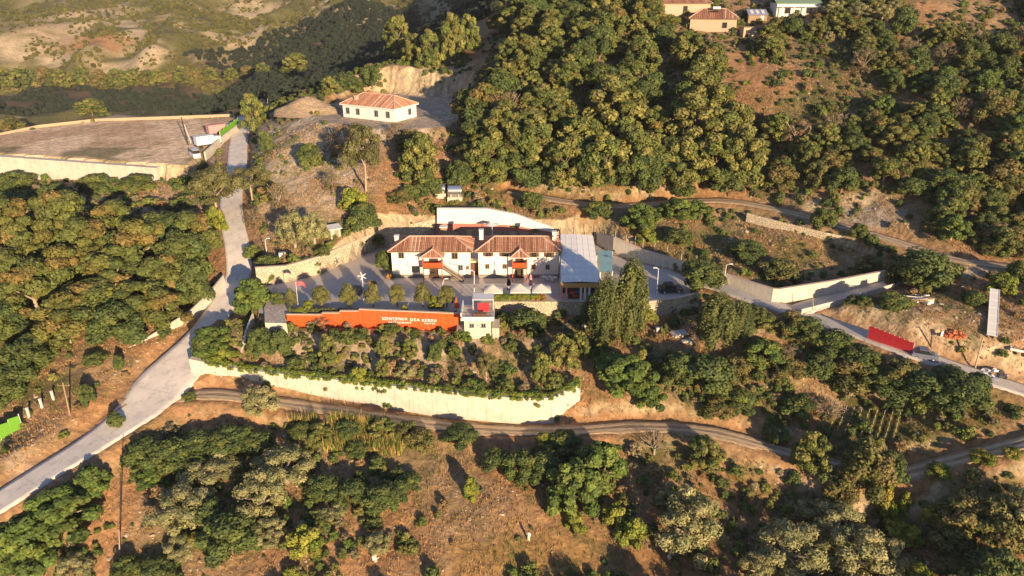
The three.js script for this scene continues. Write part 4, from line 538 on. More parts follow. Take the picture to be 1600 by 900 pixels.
{ // fence posts on the bank above the plaza
  [[897, 356, 371], [914, 351, 371], [929, 352, 371], [946, 358, 374], [961, 363, 379], [978, 367, 383], [992, 369, 386], [1004, 374, 391], [1022, 379, 397], [1042, 384, 401], [1064, 396, 410], [1087, 399, 416]].forEach(([u, a, b], i) => { const p = ground(u, b), h = (b - a) / pxm(p) / 0.92, t = thing('fence_post', p, 0, `thin pale post on the bank above the plaza, ${ordinal[i]} from the left`, 'post', 'pale posts along the bank above the plaza'); mesh('shaft', bar([0, -0.3, 0], [0, h, 0.05], 0.07, 5, 0.05), M.cream, t); mesh('foot', cyl(0.16, 0.1, 0.25, 0, -0.1, 0, 6), M.rock, t); });
  [[46, 652, 638], [66, 637, 624], [84, 625, 612]].forEach(([u, b, a], i) => { const p = ground(u, b), h = (b - a) / pxm(p) / 0.85, t = thing('gate_post', p, 0, `short white post at the edge of the shaded grove, ${ordinal[i]} from the left`, 'post', 'short white posts beside the shaded grove'); mesh('shaft', box(0.26, h + 0.3, 0.26, 0, -0.3, 0), M.white, t); mesh('cap', box(0.34, 0.1, 0.34, 0, h, 0), M.white, t); });
  const pole = (u, vb, ut, vt, label, o = {}) => { const p = ground(u, vb), q = atD(ut, vt, -p[2]), t = thing(o.name || 'utility_pole', p, 0, label, o.cat || 'pole'), dx = q[0] - p[0], h = q[1] - p[1]; mesh('shaft', bar([0, -0.4, 0], [dx, h, 0], o.r || 0.14, 7, (o.r || 0.14) * 0.65), o.mat || M.timber, t); if (o.arm) mesh('crossarm', [bar([dx - 0.9, h - 0.5, 0], [dx + 0.9, h - 0.5, 0], 0.06), ...[-0.8, 0, 0.8].map((x) => cyl(0.05, 0.05, 0.2, dx + x, h - 0.45, 0))], M.timber, t); if (o.lamp) { mesh('lamp_arm', bar([dx, h - 0.05, 0], [dx + o.lamp, h + 0.25, 0.1], 0.05), o.mat || M.whiteMetal, t); mesh('lamp_head', new RoundedBoxGeometry(0.7, 0.16, 0.3, 1, 0.05).translate(dx + o.lamp * 1.3, h + 0.25, 0.1), M.whiteMetal, t); } return [t, dx, h]; };
  const LM = { name: 'lamp_post', cat: 'lamp post', mat: M.whiteMetal, r: 0.09 };
  pole(109, 648, 98, 598, 'leaning timber utility pole at the edge of the grove by the road', { arm: 1 }); pole(1523, 577, 1536, 527, 'slim pale utility pole beside the lane at the far right', { mat: M.paleBark, arm: 1 }); pole(1455, 541, 1457, 515, 'short dark post on the bank above the lane', { mat: M.darkWood, r: 0.1 });
  pole(294, 226, 283, 183, 'dark utility pole at the corner of the dry field', { mat: M.darkWood, arm: 1, r: 0.2 }); pole(299, 224, 288, 195, 'thin white pole beside the utility pole at the field corner', LM);
  pole(186, 868, 186, 828, 'short pale post on the path at the lower left', { mat: M.paleBark, r: 0.1 }); pole(187, 829, 188, 737, 'thin dark pole on the path at the lower left', { mat: M.darkWood, r: 0.09 });
  pole(1026, 463, 1029, 420, 'white lamp post on the small plaza', { ...LM, lamp: -0.5 }); pole(1130, 447, 1135, 414, 'white lamp post beside the cream lane wall', { ...LM, lamp: 0.6 }); pole(741, 456, 741, 424, 'slim white lamp post between the two houses', { ...LM, lamp: -0.5 }); pole(689, 455, 693, 437, 'white lamp post in front of the stair of the left house', { ...LM, lamp: 0.4 }); pole(417, 397, 414, 374, 'white lamp post on the slope left of the car park', { ...LM, lamp: 0.5 }); pole(1346, 470, 1344, 457, 'thin pale post on the kerb of the side lane, right of two', { mat: M.cream, r: 0.06 }); pole(1272, 488, 1270, 466, 'thin pale post on the kerb of the side lane, left of two', { mat: M.cream, r: 0.06 }); pole(1066, 512, 1063, 497, 'short post beside the rubble below the plaza', { mat: M.timber, r: 0.07 });
  pole(633, 483, 640, 470, 'slim post of the hedge above the emblem of the red wall', { mat: M.paleBark, r: 0.05 }); pole(590, 128, 589, 108, 'thin lamp post behind the white house at the edge of the cliff', { ...LM, lamp: 0.5 }); pole(418, 162, 418, 148, 'lamp post at the edge of the spoil heap', { ...LM, lamp: 0.5 });
  { const [t, dx, h] = pole(568, 470, 566, 429, 'tall white post with four turned arms in the car park', { name: 'wind_turbine', cat: 'windmill', mat: M.whiteMetal, r: 0.1 }); for (let k = 0; k < 5; k++) { const a = k * 1.2566 + 0.3, b = new THREE.BoxGeometry(0.14, 0.7, 0.05); b.translate(0, 0.42, 0); b.rotateZ(a); b.translate(dx, h - 0.2, 0.2); mesh('blade', b, M.whiteMetal, t); } mesh('hub', cyl(0.14, 0.14, 0.3, dx, h - 0.35, 0.2), M.whiteMetal, t); const s = box(0.9, 1.6, 0.08, 0.7, 1.6, 0, 0.3); mesh('sign_board', s, M.white, t); }
  { const [t, dx, h] = pole(466, 482, 462, 440, 'white flag pole with a drooping pink red flag in the car park', { name: 'flag_pole', cat: 'flag', mat: M.whiteMetal, r: 0.06 }); const pts = [], w = 1.7; const g = new THREE.PlaneGeometry(w, 0.7, 10, 2), a = g.attributes.position; for (let i = 0; i < a.count; i++) { const x = a.getX(i) + w / 2; a.setXYZ(i, x * 0.9, a.getY(i) + 0.15 * Math.sin(x * 2.2) - x * x * 0.12, 0.18 * Math.sin(x * 4)); } g.computeVertexNormals(); g.translate(dx + 0.06, h - 0.4, 0); mesh('flag', g, std(0.7, 0.12, 0.16, 0.8, { side: THREE.DoubleSide }), t); }
}
{ // loose things at the right
  const align = (t, a, b) => { const v = new THREE.Vector3(b[0] - a[0], b[1] - a[1], b[2] - a[2]).normalize(); t.quaternion.setFromRotationMatrix(new THREE.Matrix4().makeBasis(new THREE.Vector3().crossVectors(new THREE.Vector3(0, 1, 0), v.clone().negate()).normalize(), new THREE.Vector3(0, 1, 0), v.clone().negate())); const m = new THREE.Matrix4().lookAt(new THREE.Vector3(), v, new THREE.Vector3(0, 1, 0)); t.quaternion.setFromRotationMatrix(m); return Math.hypot(b[0] - a[0], b[1] - a[1], b[2] - a[2]); };
  { const a = ground(1548, 531), b = ground(1550, 467); a[1] += 0.5; b[1] += 1.5; const t = thing('metal_trough', a, 0, 'long narrow white metal trough lying on the ochre slope at the far right', 'trough'), L = align(t, a, b); mesh('sheet', [box(1.25, 0.12, L, 0, 0.25, -L / 2)], M.paint, t); for (const x of [-0.66, 0.66]) mesh('side_rail', box(0.08, 0.22, L, x, 0.2, -L / 2), M.whiteMetal, t); for (let k = 0; k < 6; k++) mesh('rib', box(1.24, 0.04, 0.06, 0, 0.37, -(k + 0.5) * L / 6), M.whiteMetal, t); mesh('skid', [box(0.2, 1.2, L - 0.2, -0.4, -0.95, -L / 2), box(0.2, 1.2, L - 0.2, 0.4, -0.95, -L / 2)], M.timber, t); }
  { const p = ground(1490, 524), t = thing('brick_pile', p, 0.1, 'heap of red bricks on the ochre slope at the right', 'brick pile'), gs = []; for (let k = 0; k < 260; k++) { const r = Math.sqrt(rnd()) * 1.9, a = rnd() * 6.283, y = Math.max(0, (1.0 - r / 2) * 0.95 * rnd()); const b = box(0.34, 0.16, 0.2); b.rotateY(rnd() * 3); b.rotateX(rr(-0.4, 0.4)); b.translate(Math.cos(a) * r, y, Math.sin(a) * r * 0.7); gs.push(b); } const core = new THREE.ConeGeometry(1.7, 0.95, 9); core.scale(1, 1, 0.7); core.translate(0, 0.4, 0); gs.push(core); mesh('bricks', gs, M.brick, t).userData.kind = 'stuff'; mesh('board', box(0.5, 0.9, 0.1, -2.2, 0, 0.2, 0.3), M.white, t); }
  { const p = ground(1432, 473), t = thing('plank_pile', p, 0.2, 'untidy pile of brown and white planks beside the side lane', 'plank pile'); for (let k = 0; k < 26; k++) mesh('plank', bar([rr(-2.8, -0.5), rr(0.3, 1.0), rr(-1.6, 1.2)], [rr(0.6, 3.0), rr(0.3, 1.1), rr(-1.6, 1.2)], rr(0.08, 0.17), 4), k % 3 ? (k % 2 ? M.bark : M.timber) : M.white, t); mesh('slab', box(1.6, 0.5, 1.0, 1.6, 0, 0.6, 0.3), M.paint, t); }
  { const p = ground(1547, 588), t = thing('scrap_heap', p, -0.35, 'heap of white and blue scrap sheets beside the lane at the far right', 'scrap heap'); for (let k = 0; k < 14; k++) { const g = new THREE.BoxGeometry(rr(0.4, 1.3), rr(0.1, 0.5), rr(0.3, 0.9)); g.rotateX(rr(-0.5, 0.5)); g.rotateZ(rr(-0.5, 0.5)); g.rotateY(rr(0, 3)); g.translate(rr(-2, 2), rr(0.15, 0.8), rr(-0.7, 0.7)); mesh('scrap_piece', g, [M.whiteMetal, M.paint, M.blueRoof, M.darkMetal][k % 4], t); } }
  { const p = ground(1597, 553), t = thing('trailer', p, -0.5, 'white rimmed open trailer at the right edge of the picture', 'trailer'); mesh('bed', box(3.4, 0.1, 1.7, 0, 0.55, 0), M.darkMetal, t); mesh('rim', [box(3.5, 0.4, 0.12, 0, 0.6, 0.85), box(3.5, 0.4, 0.12, 0, 0.6, -0.85), box(0.12, 0.4, 1.58, -1.69, 0.6, 0), box(0.12, 0.4, 1.58, 1.69, 0.6, 0)], M.paint, t); for (const z of [-1, 1]) { const w = new THREE.CylinderGeometry(0.32, 0.32, 0.2, 12); w.rotateX(Math.PI / 2); w.translate(0, 0.32, z * 0.95); mesh('wheel', w, M.rubber, t); } mesh('drawbar', bar([-1.7, 0.5, 0], [-2.9, 0.35, 0], 0.06), M.darkMetal, t); }
  [[1362, 562, 'blue barrel under the trees below the red sheet fence, left of two'], [1411, 565, 'blue barrel under the trees below the red sheet fence, right of two']].forEach(([u, v, l]) => { const p = ground(u, v), t = thing('barrel', p, 0, l, 'barrel'); mesh('drum', cyl(0.34, 0.34, 0.95, 0, 0, 0, 14), M.blue, t); mesh('hoop', [cyl(0.36, 0.36, 0.05, 0, 0.3, 0, 14), cyl(0.36, 0.36, 0.05, 0, 0.62, 0, 14)], M.blueRoof, t); mesh('lid', cyl(0.33, 0.33, 0.05, 0, 0.95, 0, 14), M.white, t); });
  const slab = (u, v, w, d, label) => { const p = ground(u, v), t = thing('stone_slab', p, 0.2, label, 'slab'); const s = new RoundedBoxGeometry(w, 0.35, d, 2, 0.12); s.rotateZ(0.08); s.translate(0, 0.15, 0); mesh('slab', s, M.rock, t); mesh('rubble', [0, 1, 2, 3].map((k) => { const g = new THREE.IcosahedronGeometry(rr(0.15, 0.35), 0); g.translate(rr(-w / 2, w / 2), 0.1, rr(d / 2, d / 2 + 0.4)); return g.toNonIndexed(); }), M.rock, t); };
  slab(1060, 522, 2.8, 1.8, 'large pale slab on the bare ground below the plaza'); slab(1073, 534, 1.9, 0.9, 'smaller pale slab on the bare ground below the plaza');
  { const p = ground(1027, 519), t = thing('white_drum', p, 0, 'small white drum on the bare ground left of the pale slabs', 'drum'); mesh('drum', cyl(0.3, 0.3, 0.9, 0, 0, 0, 12), M.paint, t); mesh('lid', cyl(0.32, 0.2, 0.06, 0, 0.9, 0, 12), M.greyFrame, t); }
  { const p = ground(911, 515), t = thing('satellite_dish', p, 0.3, 'round white dish at the foot of the tall dark conifers', 'dish'); const g = new THREE.SphereGeometry(0.55, 14, 5, 0, 6.3, 0, 0.9); g.rotateX(1.1); g.translate(0, 0.6, 0); mesh('dish', g, std(0.7, 0.66, 0.62, 0.6, { side: THREE.DoubleSide }), t); mesh('stand', cyl(0.05, 0.05, 0.9), M.darkMetal, t); }
  const rock = (u, v, s, label) => { const p = ground(u, v), t = thing('boulder', p, 1, label, 'rock'); const g = new THREE.IcosahedronGeometry(s, 2), a = g.attributes.position; for (let i = 0; i < a.count; i++) { const k = 0.75 + 0.5 * noise(a.getX(i) * 2 / s + 5, a.getY(i) * 2 / s + a.getZ(i)); a.setXYZ(i, a.getX(i) * k * 0.7, a.getY(i) * k * 1.2, a.getZ(i) * k * 0.7); } g.computeVertexNormals(); g.translate(0, s * 0.6, 0); mesh('stone', g, M.paint, t); mesh('foot_stones', [0, 1, 2].map((k) => { const q = new THREE.IcosahedronGeometry(s * 0.3, 1); q.translate(rr(-1, 1) * s, 0.08, rr(0.3, 0.8) * s); return q; }), M.rock, t); };
  rock(585, 875, 0.5, 'upright white boulder in the dry grass at the lower centre left'); rock(1045, 872, 0.35, 'small white stone in the shade left of the large olive tree');
  { // one standing person: limbs as tapered capsules joined smoothly and meshed
    const p = ground(826, 846), t = thing('person', p, 2.6, 'person in pale clothes standing in the dry grass at the lower centre', 'person');
    const figure = (bones, bx, cell) => {
      const n = Math.ceil(Math.max(bx[3] - bx[0], bx[4] - bx[1], bx[5] - bx[2]) / cell) + 4, mc = new MarchingCubes(n, new THREE.MeshBasicMaterial(), false, false, 60000), size = n * cell, c = [0, 1, 2].map((k) => (bx[k] + bx[k + 3]) / 2);
      for (let z = 0; z < n; z++) for (let y = 0; y < n; y++) for (let x = 0; x < n; x++) {
        const q = [x, y, z].map((v, k) => c[k] + (v - n / 2) / (n / 2) * size / 2); let s = 0;
        for (const [a, b, r0, r1] of bones) { const d = [0, 1, 2].map((k) => b[k] - a[k]), l = d[0] ** 2 + d[1] ** 2 + d[2] ** 2, h = l ? clamp(((q[0] - a[0]) * d[0] + (q[1] - a[1]) * d[1] + (q[2] - a[2]) * d[2]) / l) : 0; s += Math.exp(-40 * (Math.hypot(...[0, 1, 2].map((k) => q[k] - a[k] - d[k] * h)) - lerp(r0, r1, h))); }
        mc.field[x + y * n + z * n * n] = Math.log(s + 1e-9) / 40;
      }
      mc.isolation = 0; mc.update(); const g = new THREE.BufferGeometry(), k = size / 2; g.setAttribute('position', new THREE.BufferAttribute(mc.positionArray.slice(0, mc.count * 3), 3)); g.setAttribute('normal', new THREE.BufferAttribute(mc.normalArray.slice(0, mc.count * 3), 3)); g.scale(k, k, k); g.translate(...c); return g;
    };
    const arm = (s) => [[[s * 0.19, 1.4, 0], [s * 0.25, 1.13, -0.02], 0.05, 0.042], [[s * 0.25, 1.13, -0.02], [s * 0.24, 0.88, 0.08], 0.042, 0.03], [[s * 0.24, 0.88, 0.08], [s * 0.235, 0.78, 0.11], 0.03, 0.018]], leg = (s) => [[[s * 0.09, 0.92, 0], [s * 0.1, 0.5, 0.02], 0.085, 0.06], [[s * 0.1, 0.5, 0.02], [s * 0.11, 0.09, 0], 0.058, 0.04], [[s * 0.11, 0.05, -0.03], [s * 0.12, 0.04, 0.15], 0.045, 0.035]];
    const core = [[[0, 0.95, 0], [0, 1.15, 0], 0.12, 0.11], [[0, 1.15, 0], [0, 1.38, 0], 0.11, 0.13], [[-0.13, 1.4, 0], [0.13, 1.4, 0], 0.06, 0.06], [[0, 1.42, 0], [0, 1.54, 0.01], 0.05, 0.048], [[0, 1.6, 0.01], [0, 1.68, 0.01], 0.085, 0.09], [[0, 1.6, 0.09], [0, 1.61, 0.115], 0.014, 0.012]];
    mesh('body', figure([...core, ...arm(1), ...arm(-1), ...leg(1), ...leg(-1)], [-0.35, 0, -0.2, 0.35, 1.8, 0.25], 0.024), M.skin, t);
    const fat = (b) => b.map(([a, c, r, q]) => [a, c, r + 0.022, q + 0.022]); mesh('shirt', figure(fat([core[0], core[1], core[2], arm(1)[0], arm(-1)[0]]), [-0.35, 0.8, -0.2, 0.35, 1.55, 0.25], 0.024), M.paint, t); mesh('trousers', figure(fat([leg(1)[0], leg(1)[1], leg(-1)[0], leg(-1)[1]]), [-0.3, 0.02, -0.2, 0.3, 1.05, 0.2], 0.024), M.canvas, t);
    const hair = new THREE.SphereGeometry(0.1, 12, 6, 0, 6.3, 0, 1.5); hair.scale(1, 1.1, 1.05); hair.rotateX(-0.35); hair.translate(0, 1.68, 0); mesh('hair', hair, M.darkWood, t); for (const x of [-0.035, 0.035]) mesh('eye', new THREE.SphereGeometry(0.011, 6, 5).translate(x, 1.64, 0.098), M.rubber, t);
  }
}
{ // spoil heap beside the white house
  const p = ground(482, 174); p[1] -= 0.5; const t = thing('spoil_heap', p, 0.1, 'pale heap of rubble and soil left of the white house', 'heap'), g = new THREE.SphereGeometry(1, 60, 24, 0, 6.2832, 0, 1.57), a = g.attributes.position; for (let i = 0; i < a.count; i++) { const x = a.getX(i), y = a.getY(i), z = a.getZ(i), k = 0.8 + 0.35 * fbm(x * 3 + 5, z * 3 + 9, 5); const r = Math.hypot(x, z); a.setXYZ(i, x * 10 * k, Math.pow(Math.max(0, 1 - r), 0.85) * 5.2 * (0.75 + 0.5 * fbm(x * 2 + 3, z * 2, 3)) + (fbm(x * 9, z * 9, 3) - 0.5) * 0.6, z * 7 * k); } g.computeVertexNormals(); mesh('rubble', g, std(0.56, 0.42, 0.28, 1, { map: rep(groundMap, 0.2), bumpMap: rep(groundMap, 0.2), bumpScale: 0.3 }), t); }
// ---------------------------------------------------------------- vegetation
function leafCloud(lobes, per, size, cols, o = {}) {   // crown of small leaf faces on lobes [x, y, z, r, squash]; unit height and width
  let per0 = per, size0 = size; const P = [], C = [], N = [], v = new THREE.Vector3(), n = new THREE.Vector3(), t1 = new THREE.Vector3(), t2 = new THREE.Vector3();
  const put = (a, c) => { P.push(a.x, a.y, a.z); C.push(...c); N.push(n.x, n.y, n.z); };
  for (const [x, y, z, r, sq = 1, up = 0] of lobes) {
    if (o.fine !== 0) { per0 = per * 2.3; size0 = size * 0.62; } const tone = 0.74 + 0.52 * rnd(), base = cols[Math.floor(rnd() * cols.length)], k = Math.round(per0 * (0.6 + 0.4 * r / 0.2));
    for (let i = 0; i < k; i++) {
      n.set(rr(-1, 1), rr(-0.55, 1), rr(-1, 1)).normalize(); const d = r * (0.62 + 0.43 * Math.sqrt(rnd()));
      v.set(x + n.x * d, y + n.y * d * sq, z + n.z * d); if (v.y < 0.01) v.y = 0.01 + rnd() * 0.05;
      n.add(t1.set(rr(-1, 1), rr(-0.6, 1), rr(-1, 1)).multiplyScalar(0.75)).normalize();
      t1.set(rr(-1, 1), rr(-1, 1) + up, rr(-1, 1)).cross(n).normalize(); t2.crossVectors(n, t1); const s = size0 * rr(0.6, 1.3), j = tone * rr(0.68, 1.32), w = o.wide ?? 0.62;
      const c = base.map((q) => q * j), A = v.clone().addScaledVector(t1, s), B = v.clone().addScaledVector(t2, s * w), D = v.clone().addScaledVector(t1, -s), F = v.clone().addScaledVector(t2, -s * w);
      for (const q of [A, B, D, A, D, F]) put(q, c);
    }
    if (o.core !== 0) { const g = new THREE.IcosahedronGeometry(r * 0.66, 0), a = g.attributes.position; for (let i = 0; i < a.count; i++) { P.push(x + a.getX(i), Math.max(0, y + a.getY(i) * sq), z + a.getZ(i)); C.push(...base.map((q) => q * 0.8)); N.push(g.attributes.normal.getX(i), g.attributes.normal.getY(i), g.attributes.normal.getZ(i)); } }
  }
  const g = new THREE.BufferGeometry(); g.setAttribute('position', new THREE.Float32BufferAttribute(P, 3)); g.setAttribute('color', new THREE.Float32BufferAttribute(C, 3)); g.setAttribute('normal', new THREE.Float32BufferAttribute(N, 3)); return g;
}
function limbs(h, r, n, spread, top) { const g = [bar([0, -0.06, 0], [rr(-0.02, 0.02), h, rr(-0.02, 0.02)], r, 6, r * 0.7)]; for (let i = 0; i < n; i++) { const a = i / n * 6.283 + rr(-0.4, 0.4); g.push(bar([0, h * rr(0.75, 1), 0], [Math.cos(a) * spread, top * rr(0.8, 1.05), Math.sin(a) * spread], r * 0.55, 5, r * 0.2)); } return g; }
const dome = (n, y0, y1, R, r0, r1, sq = 1, pow = 1) => Array.from({ length: n }, (_, i) => i).filter((i) => n < 9 || rnd() > 0.1).map((i) => { const a = i * 2.4 + rr(-0.3, 0.3), t = (i + 0.5) / n, q = Math.sqrt(1 - Math.pow(t, 2 * pow)) * R * rr(0.66, 1.18), y = lerp(y0, y1, t) + rr(-0.05, 0.05); return [Math.cos(a) * q, y, Math.sin(a) * q, rr(r0, r1), sq]; });
const G = { walnut: [[0.118, 0.145, 0.028], [0.09, 0.12, 0.025], [0.16, 0.15, 0.03], [0.125, 0.14, 0.028], [0.14, 0.15, 0.03], [0.115, 0.13, 0.03], [0.12, 0.135, 0.026], [0.105, 0.125, 0.028], [0.15, 0.15, 0.03], [0.11, 0.135, 0.028], [0.2, 0.15, 0.04]], dark: [[0.086, 0.122, 0.027], [0.068, 0.10, 0.024], [0.112, 0.138, 0.03]], fig: [[0.105, 0.16, 0.026], [0.08, 0.13, 0.022], [0.135, 0.18, 0.032]], olive: [[0.30, 0.29, 0.12], [0.24, 0.245, 0.10], [0.36, 0.335, 0.15]], acacia: [[0.142, 0.168, 0.034], [0.175, 0.185, 0.042], [0.108, 0.14, 0.03], [0.21, 0.20, 0.05]], thuja: [[0.082, 0.108, 0.026], [0.06, 0.086, 0.022], [0.115, 0.13, 0.032]], lime: [[0.18, 0.22, 0.022], [0.14, 0.195, 0.022], [0.22, 0.23, 0.03]], dry: [[0.24, 0.19, 0.11], [0.20, 0.175, 0.09], [0.26, 0.17, 0.08]], yellow: [[0.33, 0.27, 0.04], [0.26, 0.24, 0.04]], autumn: [[0.33, 0.16, 0.04], [0.22, 0.16, 0.04]] };
const SPEC = {
  walnut: ['broadleaf_tree', 'olive green layered tree', 'tree', M.paleBark, () => [leafCloud([...dome(20, 0.4, 0.88, 0.34, 0.1, 0.18, 0.78), ...dome(9, 0.26, 0.4, 0.38, 0.1, 0.14, 0.8)], 125, 0.05, G.walnut), limbs(0.4, 0.035, 5, 0.3, 0.65)]],
  broad: ['broadleaf_tree', 'dark green leafy tree', 'tree', M.bark, () => [leafCloud([...dome(16, 0.34, 0.84, 0.33, 0.13, 0.19), ...dome(7, 0.24, 0.36, 0.36, 0.12, 0.16)], 120, 0.052, G.dark), limbs(0.36, 0.035, 4, 0.25, 0.6)]],
  fig: ['fig_tree', 'fresh green fig tree', 'tree', M.paleBark, () => [leafCloud([...dome(26, 0.3, 0.85, 0.38, 0.09, 0.14), ...dome(10, 0.16, 0.3, 0.42, 0.1, 0.14)], 95, 0.055, G.fig, { wide: 0.85 }), limbs(0.3, 0.04, 5, 0.3, 0.55)]],
  olive: ['olive_tree', 'grey green olive tree', 'tree', M.paleBark, () => [leafCloud([...dome(17, 0.36, 0.88, 0.37, 0.09, 0.16), ...dome(9, 0.22, 0.38, 0.4, 0.09, 0.13)], 130, 0.036, G.olive, { wide: 0.45 }), limbs(0.36, 0.05, 5, 0.3, 0.6)]],
  acacia: ['acacia_tree', 'yellow green upright tree', 'tree', M.bark, () => [leafCloud([...dome(30, 0.3, 0.9, 0.34, 0.07, 0.125), ...dome(12, 0.12, 0.3, 0.36, 0.08, 0.13)], 85, 0.046, G.acacia), limbs(0.5, 0.022, 5, 0.2, 0.75)]],
  thuja: ['conifer_tree', 'tall dark conifer', 'tree', M.bark, () => [leafCloud(Array.from({ length: 22 }, (_, i) => { const a = i * 2.4, t = (i + 0.5) / 22, q = Math.sqrt(t) * 0.34; return [Math.cos(a) * q, lerp(0.66, 0.3, t) + rr(-0.05, 0.05), Math.sin(a) * q, rr(0.09, 0.14), 2.6, 2]; }), 160, 0.042, G.thuja, { wide: 0.38 }), limbs(0.4, 0.03, 4, 0.12, 0.7)]],
  pine: ['pine_tree', 'spreading bare-trunked tree', 'tree', M.paleBark, () => [leafCloud([...dome(16, 0.56, 0.88, 0.34, 0.1, 0.16, 0.8), ...dome(6, 0.46, 0.56, 0.3, 0.1, 0.14, 0.8)], 130, 0.036, [[0.15, 0.145, 0.05], [0.12, 0.12, 0.04]], { wide: 0.4 }), limbs(0.5, 0.026, 5, 0.24, 0.75)]],
  clipped: ['clipped_tree', 'clipped oval tree', 'tree', M.bark, () => [leafCloud([...dome(15, 0.3, 0.84, 0.26, 0.13, 0.18, 1.2), [0, 0.5, 0, 0.3, 1.2]], 130, 0.045, [[0.17, 0.165, 0.045], [0.135, 0.14, 0.038]]), limbs(0.3, 0.04, 3, 0.1, 0.5)]],
  shrub: ['shrub', 'low dark green shrub', 'shrub', M.bark, () => [leafCloud([...dome(11, 0.25, 0.75, 0.32, 0.14, 0.22), ...dome(6, 0.12, 0.22, 0.36, 0.13, 0.18)], 110, 0.06, [...G.dark, G.acacia[0]]), limbs(0.3, 0.025, 4, 0.25, 0.5)]],
  lime: ['shrub', 'bright lime green shrub', 'shrub', M.bark, () => [leafCloud([...dome(11, 0.25, 0.78, 0.32, 0.13, 0.2), ...dome(6, 0.12, 0.22, 0.36, 0.13, 0.18)], 110, 0.065, G.lime, { wide: 0.8 }), limbs(0.3, 0.025, 4, 0.25, 0.5)]],
  yellow: ['shrub', 'yellow leaved shrub', 'shrub', M.bark, () => [leafCloud([...dome(11, 0.25, 0.78, 0.32, 0.13, 0.2), ...dome(5, 0.12, 0.22, 0.34, 0.13, 0.18)], 105, 0.06, [...G.yellow, G.lime[0]]), limbs(0.3, 0.025, 4, 0.25, 0.5)]],
  dry: ['dry_shrub', 'grey half bare shrub', 'shrub', M.paleBark, () => [leafCloud([...dome(13, 0.25, 0.82, 0.34, 0.1, 0.17), ...dome(6, 0.1, 0.22, 0.36, 0.12, 0.16)], 90, 0.04, G.dry, { core: 0, wide: 0.35 }), limbs(0.3, 0.022, 8, 0.36, 0.85)]],
  scrub: ['shrub', 'olive brown scrub bush', 'shrub', M.bark, () => [leafCloud([...dome(13, 0.25, 0.78, 0.34, 0.12, 0.2), ...dome(7, 0.1, 0.22, 0.38, 0.12, 0.18)], 110, 0.052, [[0.14, 0.135, 0.034], [0.10, 0.11, 0.028], [0.18, 0.145, 0.045]]), limbs(0.3, 0.025, 4, 0.25, 0.5)]],
  bare: ['bare_tree', 'pale leafless tree', 'tree', M.paleBark, () => { const g = limbs(0.3, 0.035, 7, 0.38, 0.75); for (let i = 0; i < 60; i++) { const a = rnd() * 6.283, q = rr(0.08, 0.34), y = rr(0.3, 0.7); g.push(bar([Math.cos(a) * q, y, Math.sin(a) * q], [Math.cos(a + rr(-0.4, 0.4)) * (q + rr(0.05, 0.18)), y + rr(0, 0.3), Math.sin(a + rr(-0.4, 0.4)) * (q + rr(0.05, 0.18))], 0.008, 3, 0.003)); } return [leafCloud(dome(8, 0.4, 0.85, 0.3, 0.1, 0.14), 40, 0.025, G.dry, { core: 0, wide: 0.3 }), g]; }],
};
const protos = {};
function proto(kind) {
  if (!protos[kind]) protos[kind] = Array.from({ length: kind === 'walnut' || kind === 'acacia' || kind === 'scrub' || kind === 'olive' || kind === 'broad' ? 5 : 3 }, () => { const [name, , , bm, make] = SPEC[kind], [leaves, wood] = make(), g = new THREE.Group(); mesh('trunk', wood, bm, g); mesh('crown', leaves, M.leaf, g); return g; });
  return protos[kind];
}
let plants = 0;
function plantAt(kind, p, W, Hh, label, group) {
  const ps = proto(kind), o = ps[Math.floor(rnd() * ps.length)].clone(); o.name = numbered(SPEC[kind][0]); o.position.set(p[0], p[1] - 0.05, p[2]); o.rotation.set(rr(-0.05, 0.05), rnd() * 6.283, rr(-0.05, 0.05)); o.scale.set(W, Hh, W * rr(0.9, 1.1)); scene.add(o); plants++;
  return tag(o, label, SPEC[kind][2], group);
}
function sizeOf(u, v, w, h) { const p = ground(u, v - 0.12 * w), m = pxm(p), D = Math.atan2(EYE - p[1], -p[2]), W = w / m; return [p, W * 1.04, Math.max(W * 0.5, (h - 0.55 * w * Math.sin(D)) / (m * Math.cos(D)) * 1.04)]; }
function batch(where, list) {                // [kind, u, v of the foot, width, height] in picture points; labels count each kind from the left
  const by = {}; for (const q of list) (by[q[0]] = by[q[0]] || []).push(q);
  for (const k in by) { by[k].sort((a, b) => a[1] - b[1]); by[k].forEach((q, i) => { const [p, W, Hh] = sizeOf(q[1], q[2], q[3], q[4]); const n = by[k].length; plantAt(k, p, W, Hh, n === 1 ? `${SPEC[k][1]} ${where}` : `${SPEC[k][1]} ${where}, ${ordinal[i] || 'last'} from the left`, n === 1 ? null : `${SPEC[k][1]}s ${where}`); }); }
}
batch('at the lower left below the road', [['fig', 105, 838, 110, 95], ['fig', 55, 888, 105, 100], ['fig', 145, 775, 52, 55], ['fig', 18, 905, 80, 90], ['olive', 120, 905, 60, 50], ['olive', 30, 925, 60, 45], ['broad', 250, 905, 60, 40], ['shrub', 200, 905, 50, 45]]);
batch('between the lower path and the dirt track', [['broad', 232, 735, 72, 62], ['broad', 268, 745, 70, 66], ['broad', 312, 722, 78, 58], ['broad', 360, 715, 80, 60], ['fig', 240, 760, 55, 40], ['broad', 400, 712, 60, 45], ['olive', 335, 762, 90, 60], ['olive', 290, 832, 110, 88], ['olive', 285, 870, 60, 40], ['olive', 448, 765, 95, 80], ['olive', 415, 815, 90, 90], ['broad', 365, 875, 100, 90], ['broad', 330, 830, 60, 60], ['lime', 480, 868, 55, 62], ['olive', 425, 850, 60, 50], ['lime', 455, 905, 28, 25], ['olive', 520, 815, 45, 30]]);
